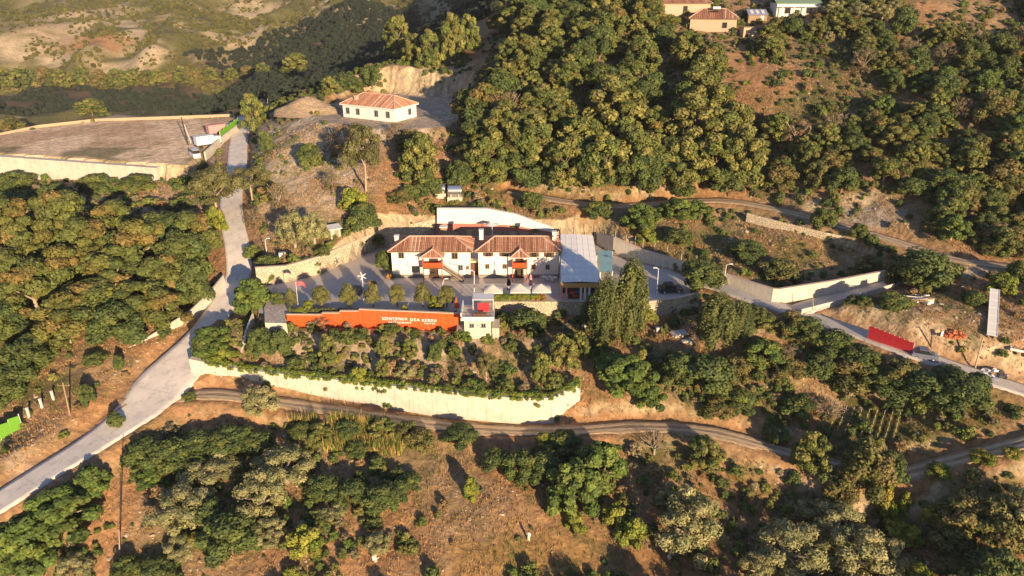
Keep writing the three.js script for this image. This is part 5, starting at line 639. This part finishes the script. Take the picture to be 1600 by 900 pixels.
batch('in the dry slope at the lower centre', [['broad', 508, 782, 62, 50], ['broad', 550, 790, 62, 50], ['broad', 598, 800, 75, 58], ['broad', 625, 785, 45, 40], ['olive', 590, 865, 45, 40], ['lime', 737, 780, 28, 42], ['broad', 775, 738, 52, 45], ['broad', 812, 755, 62, 62], ['broad', 850, 758, 60, 62], ['fig', 893, 800, 82, 92], ['fig', 938, 770, 85, 92], ['fig', 915, 740, 60, 50], ['lime', 897, 828, 38, 38], ['lime', 962, 822, 42, 48], ['lime', 992, 852, 48, 55], ['olive', 1070, 872, 112, 118], ['olive', 1040, 800, 40, 38], ['bare', 1022, 716, 60, 50], ['acacia', 1098, 732, 68, 58], ['shrub', 640, 762, 40, 30], ['shrub', 880, 705, 60, 22], ['yellow', 850, 695, 28, 26], ['scrub', 1165, 780, 30, 26], ['scrub', 660, 705, 50, 45], ['acacia', 500, 700, 50, 46], ['broad', 545, 690, 46, 40], ['acacia', 600, 690, 50, 44], ['broad', 470, 690, 40, 36], ['scrub', 640, 690, 44, 40], ['broad', 560, 715, 40, 32], ['broad', 720, 698, 60, 32]]);
batch('at the lower right below the dirt track', [['acacia', 1262, 742, 66, 78], ['scrub', 1345, 768, 85, 100], ['scrub', 1310, 790, 62, 70], ['broad', 1385, 765, 60, 70], ['olive', 1225, 905, 112, 108], ['olive', 1300, 862, 100, 92], ['olive', 1330, 915, 115, 108], ['olive', 1262, 815, 55, 42], ['olive', 1180, 915, 60, 60], ['olive', 1385, 910, 60, 75], ['yellow', 1378, 805, 42, 60], ['yellow', 1392, 832, 36, 34], ['lime', 1408, 806, 26, 46], ['lime', 1412, 850, 55, 46], ['yellow', 1450, 820, 28, 34], ['scrub', 1500, 838, 90, 82], ['scrub', 1558, 852, 92, 92], ['scrub', 1475, 865, 66, 60], ['scrub', 1598, 868, 60, 80], ['scrub', 1540, 800, 60, 40], ['lime', 1430, 905, 50, 34], ['scrub', 1490, 905, 60, 28], ['scrub', 1575, 915, 70, 44], ['yellow', 1535, 725, 40, 16], ['yellow', 1580, 715, 30, 16], ['lime', 1465, 745, 40, 24]]);
batch('in the dense grove left of the road', [...[[25, 392, 90, 82], [105, 388, 92, 84], [185, 390, 88, 76], [262, 398, 86, 78], [312, 412, 70, 80], [62, 425, 92, 84], [145, 428, 96, 86], [225, 432, 92, 84], [296, 446, 84, 84], [20, 462, 92, 84], [105, 466, 96, 86], [186, 470, 96, 86], [262, 478, 92, 84], [312, 478, 60, 70], [62, 502, 96, 86], [148, 508, 98, 88], [226, 508, 92, 82], [110, 545, 90, 80], [190, 540, 84, 74], [262, 516, 66, 62]].map((q, i) => [i % 5 === 3 ? 'broad' : 'walnut', q[0], q[1] + 6, q[2] * rr(0.95, 1.2), q[3] * rr(1.0, 1.25)]), ['broad', 25, 545, 80, 80], ['broad', 45, 600, 90, 76], ['broad', 60, 575, 60, 60], ['broad', 15, 640, 70, 70], ['shrub', 150, 572, 40, 28], ['broad', 20, 345, 80, 50], ['broad', 90, 325, 60, 40], ['shrub', 150, 305, 60, 28], ['shrub', 215, 306, 60, 26], ['shrub', 25, 300, 60, 28]]);
batch('beside the road left of the hotel', [['pine', 342, 352, 90, 92], ['pine', 395, 322, 70, 62], ['lime', 340, 362, 38, 44], ['acacia', 398, 212, 50, 62], ['fig', 397, 492, 58, 62], ['fig', 333, 558, 70, 56], ['lime', 352, 570, 48, 34], ['broad', 182, 669, 30, 30], ['broad', 188, 582, 20, 30], ['broad', 138, 637, 26, 40], ['shrub', 297, 628, 22, 20], ['olive', 408, 656, 62, 62], ['shrub', 262, 355, 40, 24]]);
batch('on the pale slope left of the wood', [['olive', 462, 394, 62, 66], ['olive', 492, 386, 50, 56], ['broad', 570, 372, 58, 58], ['lime', 552, 330, 44, 44], ['pine', 572, 308, 72, 104], ['acacia', 655, 292, 66, 84], ['shrub', 672, 308, 52, 36], ['shrub', 485, 266, 42, 44], ['shrub', 418, 238, 26, 36], ['dry', 535, 246, 52, 52], ['dry', 620, 224, 36, 34], ['scrub', 648, 242, 64, 40], ['scrub', 560, 222, 44, 30], ['dry', 436, 330, 40, 50], ['shrub', 420, 422, 40, 28], ['shrub', 505, 402, 24, 20], ['scrub', 625, 320, 40, 22], ['dry', 520, 300, 34, 34], ['broad', 720, 300, 44, 50], ['shrub', 395, 405, 30, 26], ['dry', 400, 360, 30, 40], ['shrub', 640, 312, 34, 26], ['shrub', 590, 385, 26, 22], ['broad', 603, 428, 34, 40]]);
batch('on the skyline behind the white house', [['acacia', 622, 100, 54, 66], ['acacia', 672, 112, 46, 58], ['acacia', 706, 108, 46, 76], ['acacia', 648, 104, 40, 44], ['acacia', 730, 90, 44, 60], ['broad', 690, 70, 40, 24], ['acacia', 462, 122, 50, 36], ['acacia', 516, 152, 34, 30], ['acacia', 145, 188, 56, 26], ['scrub', 18, 208, 46, 24], ['broad', 545, 150, 50, 30], ['broad', 582, 140, 36, 36], ['dry', 740, 192, 56, 52], ['dry', 792, 200, 60, 58], ['dry', 720, 180, 30, 40]]);
batch('at the lower edge of the wood', [['acacia', 945, 296, 92, 84], ['acacia', 990, 280, 84, 84], ['acacia', 960, 228, 108, 100], ['acacia', 1060, 300, 88, 84], ['acacia', 1115, 298, 96, 88], ['acacia', 1085, 250, 110, 96], ['acacia', 1090, 205, 104, 84], ['acacia', 1140, 240, 80, 74], ['broad', 1025, 290, 66, 60], ['acacia', 760, 292, 80, 76], ['acacia', 790, 250, 84, 78], ['broad', 815, 298, 76, 62], ['acacia', 830, 262, 84, 78], ['acacia', 880, 300, 84, 80], ['acacia', 900, 258, 80, 76], ['broad', 925, 305, 60, 70], ['broad', 1000, 308, 70, 70], ['acacia', 1160, 300, 66, 100], ['broad', 1130, 305, 60, 50], ['shrub', 835, 292, 40, 30], ['shrub', 1065, 310, 46, 30]]);
batch('on the slope between wood and plaza', [['fig', 1000, 366, 56, 50], ['fig', 1058, 348, 62, 40], ['shrub', 830, 327, 46, 30], ['shrub', 935, 342, 50, 30], ['lime', 1010, 380, 36, 24], ['fig', 1088, 345, 44, 34], ['broad', 1165, 412, 64, 36], ['scrub', 1215, 442, 70, 46], ['shrub', 1285, 358, 46, 38], ['shrub', 1340, 375, 32, 30], ['shrub', 1060, 385, 50, 28], ['broad', 1440, 458, 94, 76], ['scrub', 1400, 445, 50, 50], ['lime', 1565, 462, 44, 42], ['shrub', 1590, 440, 40, 40], ['scrub', 1545, 395, 60, 40], ['scrub', 1360, 430, 46, 34], ['shrub', 1350, 480, 30, 22], ['shrub', 1395, 485, 50, 26], ['shrub', 1520, 478, 40, 30]]);
batch('at the top edge by the green-roofed building', [['olive', 1298, 30, 34, 24], ['olive', 1320, 20, 32, 22], ['olive', 1340, 34, 36, 26], ['olive', 1362, 18, 32, 22], ['olive', 1378, 36, 34, 24], ['olive', 1395, 20, 28, 20], ['olive', 1308, 8, 30, 20], ['broad', 1405, 62, 44, 46]]);
batch('in front of the plaza wall', [['thuja', 982, 544, 64, 152], ['thuja', 945, 550, 60, 126], ['thuja', 925, 520, 44, 70], ['broad', 1095, 462, 72, 62], ['thuja', 1118, 556, 78, 112], ['thuja', 1152, 540, 50, 80], ['broad', 820, 528, 68, 52], ['broad', 838, 520, 40, 38], ['shrub', 790, 515, 34, 32], ['acacia', 1190, 520, 60, 40], ['scrub', 1240, 525, 60, 46], ['scrub', 1180, 500, 40, 26], ['lime', 995, 500, 60, 14]]);
batch('right of the long cream wall', [['fig', 980, 622, 88, 78], ['fig', 955, 595, 60, 52], ['fig', 1012, 640, 50, 52], ['broad', 1100, 622, 94, 80], ['broad', 1060, 602, 62, 58], ['fig', 1190, 580, 72, 58], ['scrub', 1150, 600, 50, 50], ['acacia', 880, 585, 50, 66], ['acacia', 845, 602, 34, 56], ['acacia', 905, 560, 36, 46], ['broad', 1300, 562, 70, 54], ['broad', 1340, 580, 70, 42], ['scrub', 1332, 612, 82, 62], ['broad', 1390, 628, 84, 62], ['broad', 1446, 640, 92, 72], ['broad', 1496, 646, 84, 74], ['broad', 1522, 626, 50, 50], ['scrub', 1405, 592, 62, 34], ['broad', 1260, 540, 60, 50], ['scrub', 1230, 590, 56, 44], ['broad', 1275, 600, 60, 56], ['bare', 1290, 660, 62, 48], ['dry', 1285, 655, 60, 40], ['shrub', 1245, 650, 60, 26], ['shrub', 1150, 640, 60, 40], ['scrub', 1120, 655, 60, 22], ['broad', 1480, 606, 60, 40], ['dry', 1230, 562, 40, 30], ['shrub', 1210, 690, 50, 18]]);
batch('in the garden below the red wall', [['broad', 410, 562, 40, 55], ['broad', 440, 562, 38, 52], ['acacia', 516, 575, 36, 55], ['acacia', 598, 562, 28, 39], ['acacia', 640, 562, 32, 37], ['broad', 560, 535, 28, 18], ['olive', 597, 588, 27, 27], ['acacia', 598, 592, 24, 36], ['olive', 636, 598, 35, 34], ['broad', 680, 570, 24, 36], ['pine', 760, 602, 36, 54], ['broad', 690, 548, 19, 21], ['shrub', 710, 560, 22, 27], ['shrub', 800, 550, 24, 23], ['shrub', 460, 580, 27, 27], ['dry', 505, 518, 44, 30], ['dry', 530, 516, 36, 28], ['shrub', 612, 520, 27, 11], ['shrub', 648, 525, 20, 12], ['broad', 320, 560, 32, 36], ['lime', 560, 600, 26, 34], ['dry', 655, 515, 36, 24], ['dry', 720, 590, 30, 30]]);
batch('in the row above the red wall', [[457, 484, 24, 34], [502, 484, 36, 40], [545, 484, 34, 42], [583, 483, 32, 42], [621, 483, 34, 42], [661, 483, 34, 42], [698, 485, 36, 42]].map((q) => ['clipped', ...q]));
batch('beside the clipped row above the red wall', [['lime', 482, 487, 24, 22], ['shrub', 436, 478, 26, 26], ['lime', 680, 484, 26, 26], ['lime', 633, 492, 14, 18], ['lime', 472, 494, 24, 18]]);
[[20, 62, 8], [27, 64, 9], [33, 61, 8.5], [40, 64, 9], [47, 62, 8], [54, 65, 8.5], [60, 68, 8], [66, 74, 8], [12, 61, 7.5]].forEach(([x, d, h], i) => plantAt(i % 3 ? 'olive' : 'broad', [x, H(x, -d), -d], 8, h, `unseen tree added below the bottom edge of the picture to shade the slope, ${ordinal[i]} from the left`, 'unseen trees added to shade the lower right'));  // unseen trees added below the frame to cast shade over the lower right
// scattered by the hundred: the wood on the hill, the scrub of the right hillside
function scatter(poly, gap, kinds, size, tall, label, group, keep) {
  const ps = poly.map((q) => ground(...q)), b = bb(ps), all = []; let n = 0;
  for (let z = b[3]; z > b[2]; z -= gap) for (let x = b[0]; x < b[1]; x += gap) {
    const px = x + rr(-0.45, 0.45) * gap, pz = z + rr(-0.45, 0.45) * gap, k = Array.isArray(kinds) ? kinds[Math.floor(rnd() * kinds.length)] : kinds, s = rr(...size), h = s * rr(...tall), r0 = rnd();
    if (!inside(ps, px, pz) || (keep && !keep(px, pz, r0)) || nearRoad(px, pz)[0] < s * 0.35 || zoneAt(px, pz)) continue;
    all.push([k, plantAt(k, [px, H(px, pz), pz], s, h, label, group[k] || group), px / -pz, -pz]); n++;
  }
  for (const kind of new Set(all.map((q) => q[0]))) { const l = all.filter((q) => q[0] === kind).sort((a, c) => c[3] - a[3]); for (let r = 0; r * 9 < l.length; r++) l.slice(r * 9, r * 9 + 9).sort((a, c) => a[2] - c[2]).forEach((q, i) => { q[1].userData.label = `${SPEC[kind][1]} ${label}, ${ordinal[r]} row from the top, ${ordinal[i]} from left`; }); }
  return n;
}
const wood = scatter([[735, 205], [735, 285], [800, 292], [900, 296], [1000, 296], [1120, 298], [1180, 285], [1165, 180], [1150, 120], [1060, 70], [1035, 22], [1010, -18], [815, -18], [790, 30], [760, 70], [745, 120]], 7.4, ['acacia', 'acacia', 'broad', 'acacia', 'walnut'], [7.5, 11.5], [0.66, 0.92], 'in the hill wood', { walnut: 'layered trees of the dense wood', acacia: 'yellow green trees of the dense wood', broad: 'dark green trees of the dense wood' }, (x, z, r) => noise(x / 16 + 3, z / 16) > 0.2);
const open2 = [[[1400, -10], [1600, -10], [1600, 66], [1510, 50], [1430, 24]], [[1412, 56], [1442, 50], [1482, 128], [1446, 138]], [[1145, 96], [1170, 90], [1250, 130], [1235, 140], [1190, 130]], [[1320, 250], [1400, 300], [1400, 340], [1200, 330], [1200, 300], [1330, 306]], [[1215, 0], [1290, 0], [1290, 40], [1215, 44]], [[1480, 0], [1600, 20], [1600, 100], [1530, 70]]].map((l) => l.map((q) => ground(...q)));
const hill = scatter([[1180, 40], [1190, 150], [1165, 190], [1190, 295], [1330, 308], [1420, 330], [1500, 395], [1640, 400], [1650, -15], [1290, -15], [1270, 30]], 4.3, ['acacia', 'broad', 'scrub', 'broad', 'acacia', 'acacia', 'scrub', 'walnut', 'fig', 'acacia', 'broad', 'dry'], [4.2, 8.6], [0.58, 0.85], 'on the right hillside', { scrub: 'scrub bushes of the right hillside', broad: 'dark trees of the right hillside', acacia: 'yellow green trees of the right hillside', dry: 'grey shrubs of the right hillside', fig: 'fresh green trees of the right hillside', walnut: 'layered trees of the right hillside' }, (x, z, r) => { const p = fbm(x / 17 + 31, z / 17, 3), d = Math.hypot(x, z), low = smooth(205, 150, d) * 0.16; return p + low * 1.3 > 0.42 && r < 0.95 && !open2.some((l) => inside(l, x, z)); });
console.log('wood', wood, 'hill', hill, 'plants', plants);
// ivy along the long wall, clipped hedges, ground cover
{
  const lobes = []; const tops = lowWall.map(wallTop); for (let i = 0; i < tops.length - 1; i++) { const a = tops[i], b = tops[i + 1], L = Math.hypot(b[0] - a[0], b[2] - a[2]); for (let s = 0; s < L; s += 0.45) { const t = s / L, x = lerp(a[0], b[0], t), y = lerp(a[1], b[1], t), z = lerp(a[2], b[2], t), k = noise(x / 2, 3); if (i === 0 && t < 0.25) continue; lobes.push([x, y + 0.1, z - rr(0.5, 1.1), rr(0.4, 0.65) * (0.7 + 0.6 * k), 0.8]); if (rnd() < 0.5 + 0.3 * k) lobes.push([x, y - rr(0, 0.25), z + 0.02, rr(0.2, 0.42), 1]); if (Math.abs(x + 20.5) < 1.1 || (k > 0.75 && rnd() < 0.25)) lobes.push([x, y - rr(0.5, 1.4), z + 0.05, rr(0.22, 0.4), 1.3]); } }
  const o = tops[3], g = leafCloud(lobes.map(([x, y, z, r, s]) => [x - o[0], y - o[1] + 50, z - o[2], r, s]), 26, 0.16, [G.lime[0], G.lime[1], G.fig[0]], { wide: 0.8, core: 1 }); g.translate(0, -50, 0);
  const t = thing('ivy', o, 0, 'bright green ivy trailing along the top of the long cream wall', 'ivy'); mesh('foliage', g, M.leaf, t); mesh('stem', tops.slice(0, -1).map((a, i) => bar([a[0] - o[0], a[1] - o[1] - 0.1, a[2] - o[2] - 0.8], [tops[i + 1][0] - o[0], tops[i + 1][1] - o[1] - 0.1, tops[i + 1][2] - o[2] - 0.8], 0.05, 5)), M.bark, t);
  const hedge = (name, a, b, h, d, cols, label) => { const L = Math.hypot(b[0] - a[0], b[2] - a[2]), q = []; for (let s = 0; s < L; s += 0.5) { const t = s / L; for (const y of [0.35, 0.75]) q.push([(b[0] - a[0]) * t + rr(-0.1, 0.1), y * h, (b[2] - a[2]) * t + rr(-0.3, 0.3) * d, rr(0.3, 0.46) * h, 1]); } const t = thing(name, a, 0, label, 'hedge'); mesh('foliage', leafCloud(q, 60, 0.13, cols, { wide: 0.7 }), M.leaf, t); mesh('stem', Array.from({ length: Math.floor(L) }, (_, i) => bar([(b[0] - a[0]) * i / L, -0.1, (b[2] - a[2]) * i / L], [(b[0] - a[0]) * i / L, h * 0.5, (b[2] - a[2]) * i / L], 0.03, 4)), M.bark, t); };
  const r0 = atEl(452, 508, -1.7), r1 = atEl(714, 514, -1.7); hedge('hedge', [r0[0], 0, r0[2] - 1.5], [r1[0], 0, r1[2] - 1.5], 0.8, 0.8, [[0.13, 0.12, 0.04], [0.16, 0.11, 0.05], G.dark[0]], 'long low mixed hedge along the top of the red wall');
  hedge('hedge', atEl(774, 470, 0), atEl(829, 469, 0), 1.1, 1, G.lime, 'clipped bright green hedge in front of the open parasols'); hedge('flower_hedge', atEl(831, 469, 0), atEl(853, 469, 0), 1.0, 0.9, [[0.42, 0.16, 0.03], [0.30, 0.17, 0.03], G.lime[0]], 'orange flowering hedge right of the bright green hedge');
  hedge('flower_bed', atEl(577, 447, 0), atEl(588, 446, 0), 0.9, 0.6, G.autumn, 'orange flowering shrub in the car park beside the white turning arms'); hedge('flower_bed', atEl(606, 436, 0), atEl(616, 436, 0), 0.9, 0.6, G.autumn, 'orange flowering shrub at the left corner of the left house');
}
function spread(name, geo, count, label, place, mat) {
  const m = new THREE.InstancedMesh(geo, mat, count), d = new THREE.Object3D(), c = new THREE.Color(); let n = 0, tries = 0;
  while (n < count && tries++ < count * 6) { const r = place(); if (!r) continue; const [x, z, s, col, sy = 1] = r; d.position.set(x, H(x, z) - 0.03, z); d.rotation.set(rr(-0.15, 0.15), rnd() * 6.283, rr(-0.15, 0.15)); d.scale.set(s, s * sy, s); d.updateMatrix(); m.setMatrixAt(n, d.matrix); m.setColorAt(n, c.setRGB(...col)); n++; }
  m.count = n; m.name = name; m.castShadow = m.receiveShadow = true; scene.add(m); tag(m, label, null, null, 'stuff'); return n;
}
const free = (x, z) => { const k = zoneAt(x, z); return (k === 0 || k === 1) && nearRoad(x, z, 3)[0] > 0.3; };
const whiteLeaf = (lobes, per, size, o) => { const g = leafCloud(lobes, per, size, [[1, 1, 1]], o); return g; };
const scrubGeo = whiteLeaf([...dome(7, 0.2, 0.6, 0.3, 0.16, 0.24), ...dome(4, 0.1, 0.2, 0.3, 0.14, 0.2)], 40, 0.1, {});
const tuft = (() => { const q = []; for (let i = 0; i < 7; i++) { const a = rnd() * 6.283, r = rr(0, 0.35), x = Math.cos(a) * r, z = Math.sin(a) * r, b = rnd() * 6.283, w = rr(0.06, 0.12), l = rr(0.5, 1), t = rr(0.1, 0.4); q.push([x + Math.cos(b) * w, 0, z + Math.sin(b) * w], [x - Math.cos(b) * w, 0, z - Math.sin(b) * w], [x + Math.sin(b) * t, l, z + Math.cos(b) * t]); } const g = new THREE.BufferGeometry(); g.setAttribute('position', new THREE.Float32BufferAttribute(q.flat(), 3)); g.setAttribute('color', new THREE.Float32BufferAttribute(q.flat().map(() => 1), 3)); g.computeVertexNormals(); return g; })();
const inView = (near, far) => { const d = near + (far - near) * Math.pow(rnd(), 0.8), x = d * rr(-0.86, 0.86); return [x, -d]; };
const bare = [[[0, 570], [150, 575], [300, 500], [250, 600], [180, 680], [100, 740], [0, 780]], [[640, 690], [760, 690], [1010, 890], [700, 905], [620, 800]], [[900, 345], [1150, 345], [1400, 400], [1350, 430], [1120, 425], [990, 395]], [[910, 600], [1080, 630], [1100, 665], [900, 660]], [[1350, 480], [1600, 430], [1600, 600], [1300, 500]], [[400, 200], [620, 215], [620, 330], [430, 400]], [[300, 590], [420, 620], [400, 660], [230, 660]]].map((l) => l.map((q) => ground(...q)));
spread('low_scrub', scrubGeo, 11000, 'low scattered scrub over the slopes', () => { const [x, z] = inView(66, 245), n = fbm(x / 6 + 90, z / 6, 4), m = noise(x / 2.1, z / 2.1); if (!free(x, z) || n + 0.25 * m < 0.53 || (rnd() < 0.88 && bare.some((p) => inside(p, x, z)))) return null; const s = rr(0.5, 1.8) * (rnd() < 0.15 ? 1.6 : 1), k = rnd(), b = k < 0.4 ? G.dark[Math.floor(rnd() * 3)] : k < 0.72 ? G.acacia[Math.floor(rnd() * 4)] : k < 0.8 ? G.fig[0] : G.dry[Math.floor(rnd() * 3)]; const j = rr(0.8, 1.25); return [x, z, s, b.map((q) => q * j), rr(0.7, 1.1)]; }, M.leaf);
spread('dry_grass', tuft, 60000, 'dry tawny grass on the slopes', () => { const [x, z] = inView(64, 180), n = fbm(x / 4 + 9, z / 4, 3); if (!free(x, z) || n < 0.38) return null; const g = smooth(0.5, 0.7, fbm(x / 6 + 90, z / 6, 4)), j = rr(0.7, 1.3), a = rnd() < 0.7 ? SOIL.dry : SOIL.gold; return [x, z, rr(0.25, 0.6), a.map((q, k) => lerp(q, G.acacia[0][k], g) * j)]; }, M.leaf);
{ const st = new THREE.IcosahedronGeometry(1, 0), a = st.attributes.position, k = [0.8, 1.1, 0.7, 1.2, 0.9]; for (let i = 0; i < a.count; i++) { const q = 0.75 + 0.5 * hash(Math.round(a.getX(i) * 9), Math.round(a.getY(i) * 9 + a.getZ(i) * 31)); a.setXYZ(i, a.getX(i) * q, a.getY(i) * q * 0.6, a.getZ(i) * q); } st.computeVertexNormals(); st.setAttribute('color', new THREE.Float32BufferAttribute(new Array(a.count * 3).fill(1), 3));
  spread('stones', st, 9000, 'loose pale stones scattered over the slopes', () => { const [x, z] = inView(64, 190); if (!free(x, z) || fbm(x / 5 + 33, z / 5, 3) < 0.5) return null; const j = rr(0.6, 1.1); return [x, z, rr(0.06, 0.24) + (rnd() < 0.04 ? 0.25 : 0), [0.55 * j, 0.45 * j, 0.33 * j]]; }, std(1, 1, 1, 1, { vertexColors: true })); }
{ const c = [[455, 660], [640, 660], [625, 712], [480, 708]].map((q) => ground(...q)), b = bb(c); spread('tall_canes', tuft, 1500, 'tall yellow green canes below the dirt track', () => { const x = rr(b[0], b[1]), z = rr(b[2], b[3]); if (!inside(c, x, z) || nearRoad(x, z, 3)[0] < 0.5 || noise(x / 2.2, z / 2.2) < 0.45) return null; const j = rr(0.7, 1.3), a = rnd() < 0.55 ? [0.36, 0.27, 0.09] : G.fig[0]; return [x, z, rr(0.8, 1.3), a.map((q) => q * j), rr(1.6, 2.4)]; }, M.leaf); }
const crownGeo = whiteLeaf([...dome(14, 0.25, 0.8, 0.32, 0.13, 0.2), ...dome(6, 0.1, 0.25, 0.34, 0.12, 0.17)], 60, 0.07, {});
const farPoly = (px) => px.map((q) => ground(...q));
const darkA = farPoly([[285, 92], [400, 62], [480, 34], [640, 14], [755, 4], [800, 34], [770, 66], [620, 112], [470, 132], [380, 120]]), darkB = farPoly([[-60, 142], [120, 138], [300, 134], [410, 126], [500, 130], [480, 160], [380, 172], [200, 176], [0, 178]]), darkC = farPoly([[400, 118], [600, 76], [640, 110], [590, 138], [520, 150], [420, 160]]), bad = farPoly([[-40, 110], [-40, 30], [60, 40], [150, 45], [240, 40], [290, 70], [240, 105], [120, 120]]);  // the dark outlines trace the far shadow carried by tree colour
spread('shadow_tone_wood', crownGeo, 9000, 'tree crowns coloured dark as the cast shadow on the far hillside and valley floor', () => { const d = rr(270, 700), x = d * rr(-0.85, 0.05), z = -d, A = inside(darkA, x, z), B = inside(darkB, x, z), D = inside(darkC, x, z); if (!(A || D || (B && fbm(x / 18, z / 18, 3) > 0.5))) return null; const j = rr(0.7, 1.2); return [x, z, A ? rr(2.4, 5) : rr(2, 5), [0.028 * j, 0.042 * j, 0.026 * j], rr(0.6, 1.0)]; }, M.leaf);  // crowns coloured dark to stand for the shadow cast on hillside and valley
spread('far_scrub', crownGeo, 12000, 'fine green scrub over the sunlit hills far behind', () => { const d = rr(500, 800), x = d * rr(-0.85, 0.02), z = -d; if (inside(darkA, x, z) || inside(darkB, x, z)) return null; const n = fbm(x / 22, z / 22, 4), b = inside(bad, x, z) ? 0.16 : 0; if (n < 0.4 + b) return null; const j = rr(0.75, 1.25), a = rnd() < 0.5 ? [0.12, 0.13, 0.035] : [0.17, 0.155, 0.04]; return [x, z, rr(1.2, 3.4) + (rnd() < 0.08 ? 2 : 0), a.map((q) => q * j), rr(0.5, 0.8)]; }, M.leaf);
// line of trees across the valley, lit by the last sun
{ const far = [[8, 140, 34, 30], [40, 142, 36, 34], [72, 140, 34, 34], [100, 141, 30, 30], [128, 140, 32, 34], [158, 139, 30, 28], [184, 138, 30, 28], [206, 138, 28, 28], [232, 137, 26, 26], [248, 136, 24, 26], [285, 133, 26, 28], [300, 132, 26, 28], [330, 130, 26, 22], [388, 124, 24, 22], [362, 128, 24, 20], [-20, 142, 36, 34], [412, 120, 24, 20]]; far.sort((a, c) => a[0] - c[0]).forEach(([u, v, w, h], i) => { const [p, W, Hh] = sizeOf(u, v, w, h); plantAt(i % 3 ? 'acacia' : 'scrub', p, W * 1.15, Hh, `leafy tree of the line across the valley beyond the field, ${ordinal[i] || 'last'} from left`, 'line of trees across the valley'); }); }
{ // vine rows with stakes at the right
  for (let r = 0; r < 9; r++) { const u0 = 1302 + r * 12, p0 = ground(u0 + 6, 645 + r * 1.2), p1 = ground(u0 - 8 + r * 0.5, 678 + r * 1.6), t = thing('vine_row', p0, 0, `row of bare vine stakes in the small vineyard, ${ordinal[r]} from the left`, 'vine row', 'vine rows in the small vineyard'); const n = 5; for (let k = 0; k < n; k++) { const q = k / (n - 1), x = (p1[0] - p0[0]) * q, z = (p1[2] - p0[2]) * q, y = H(p0[0] + x, p0[2] + z) - p0[1]; mesh('stake', bar([x, y - 0.2, z], [x + 0.05, y + 1.3, z], 0.045, 4), M.cream, t); } const q = []; for (let k = 0; k < 16; k++) { const f = k / 15, x = (p1[0] - p0[0]) * f, z = (p1[2] - p0[2]) * f; q.push([x, H(p0[0] + x, p0[2] + z) - p0[1] + 10.5, z, 0.28, 1.2]); } const g = leafCloud(q, 14, 0.12, [G.acacia[0], G.yellow[0]], { core: 0 }); g.translate(0, -10, 0); mesh('foliage', g, M.leaf, t); } }
renderer.render(scene, camera);
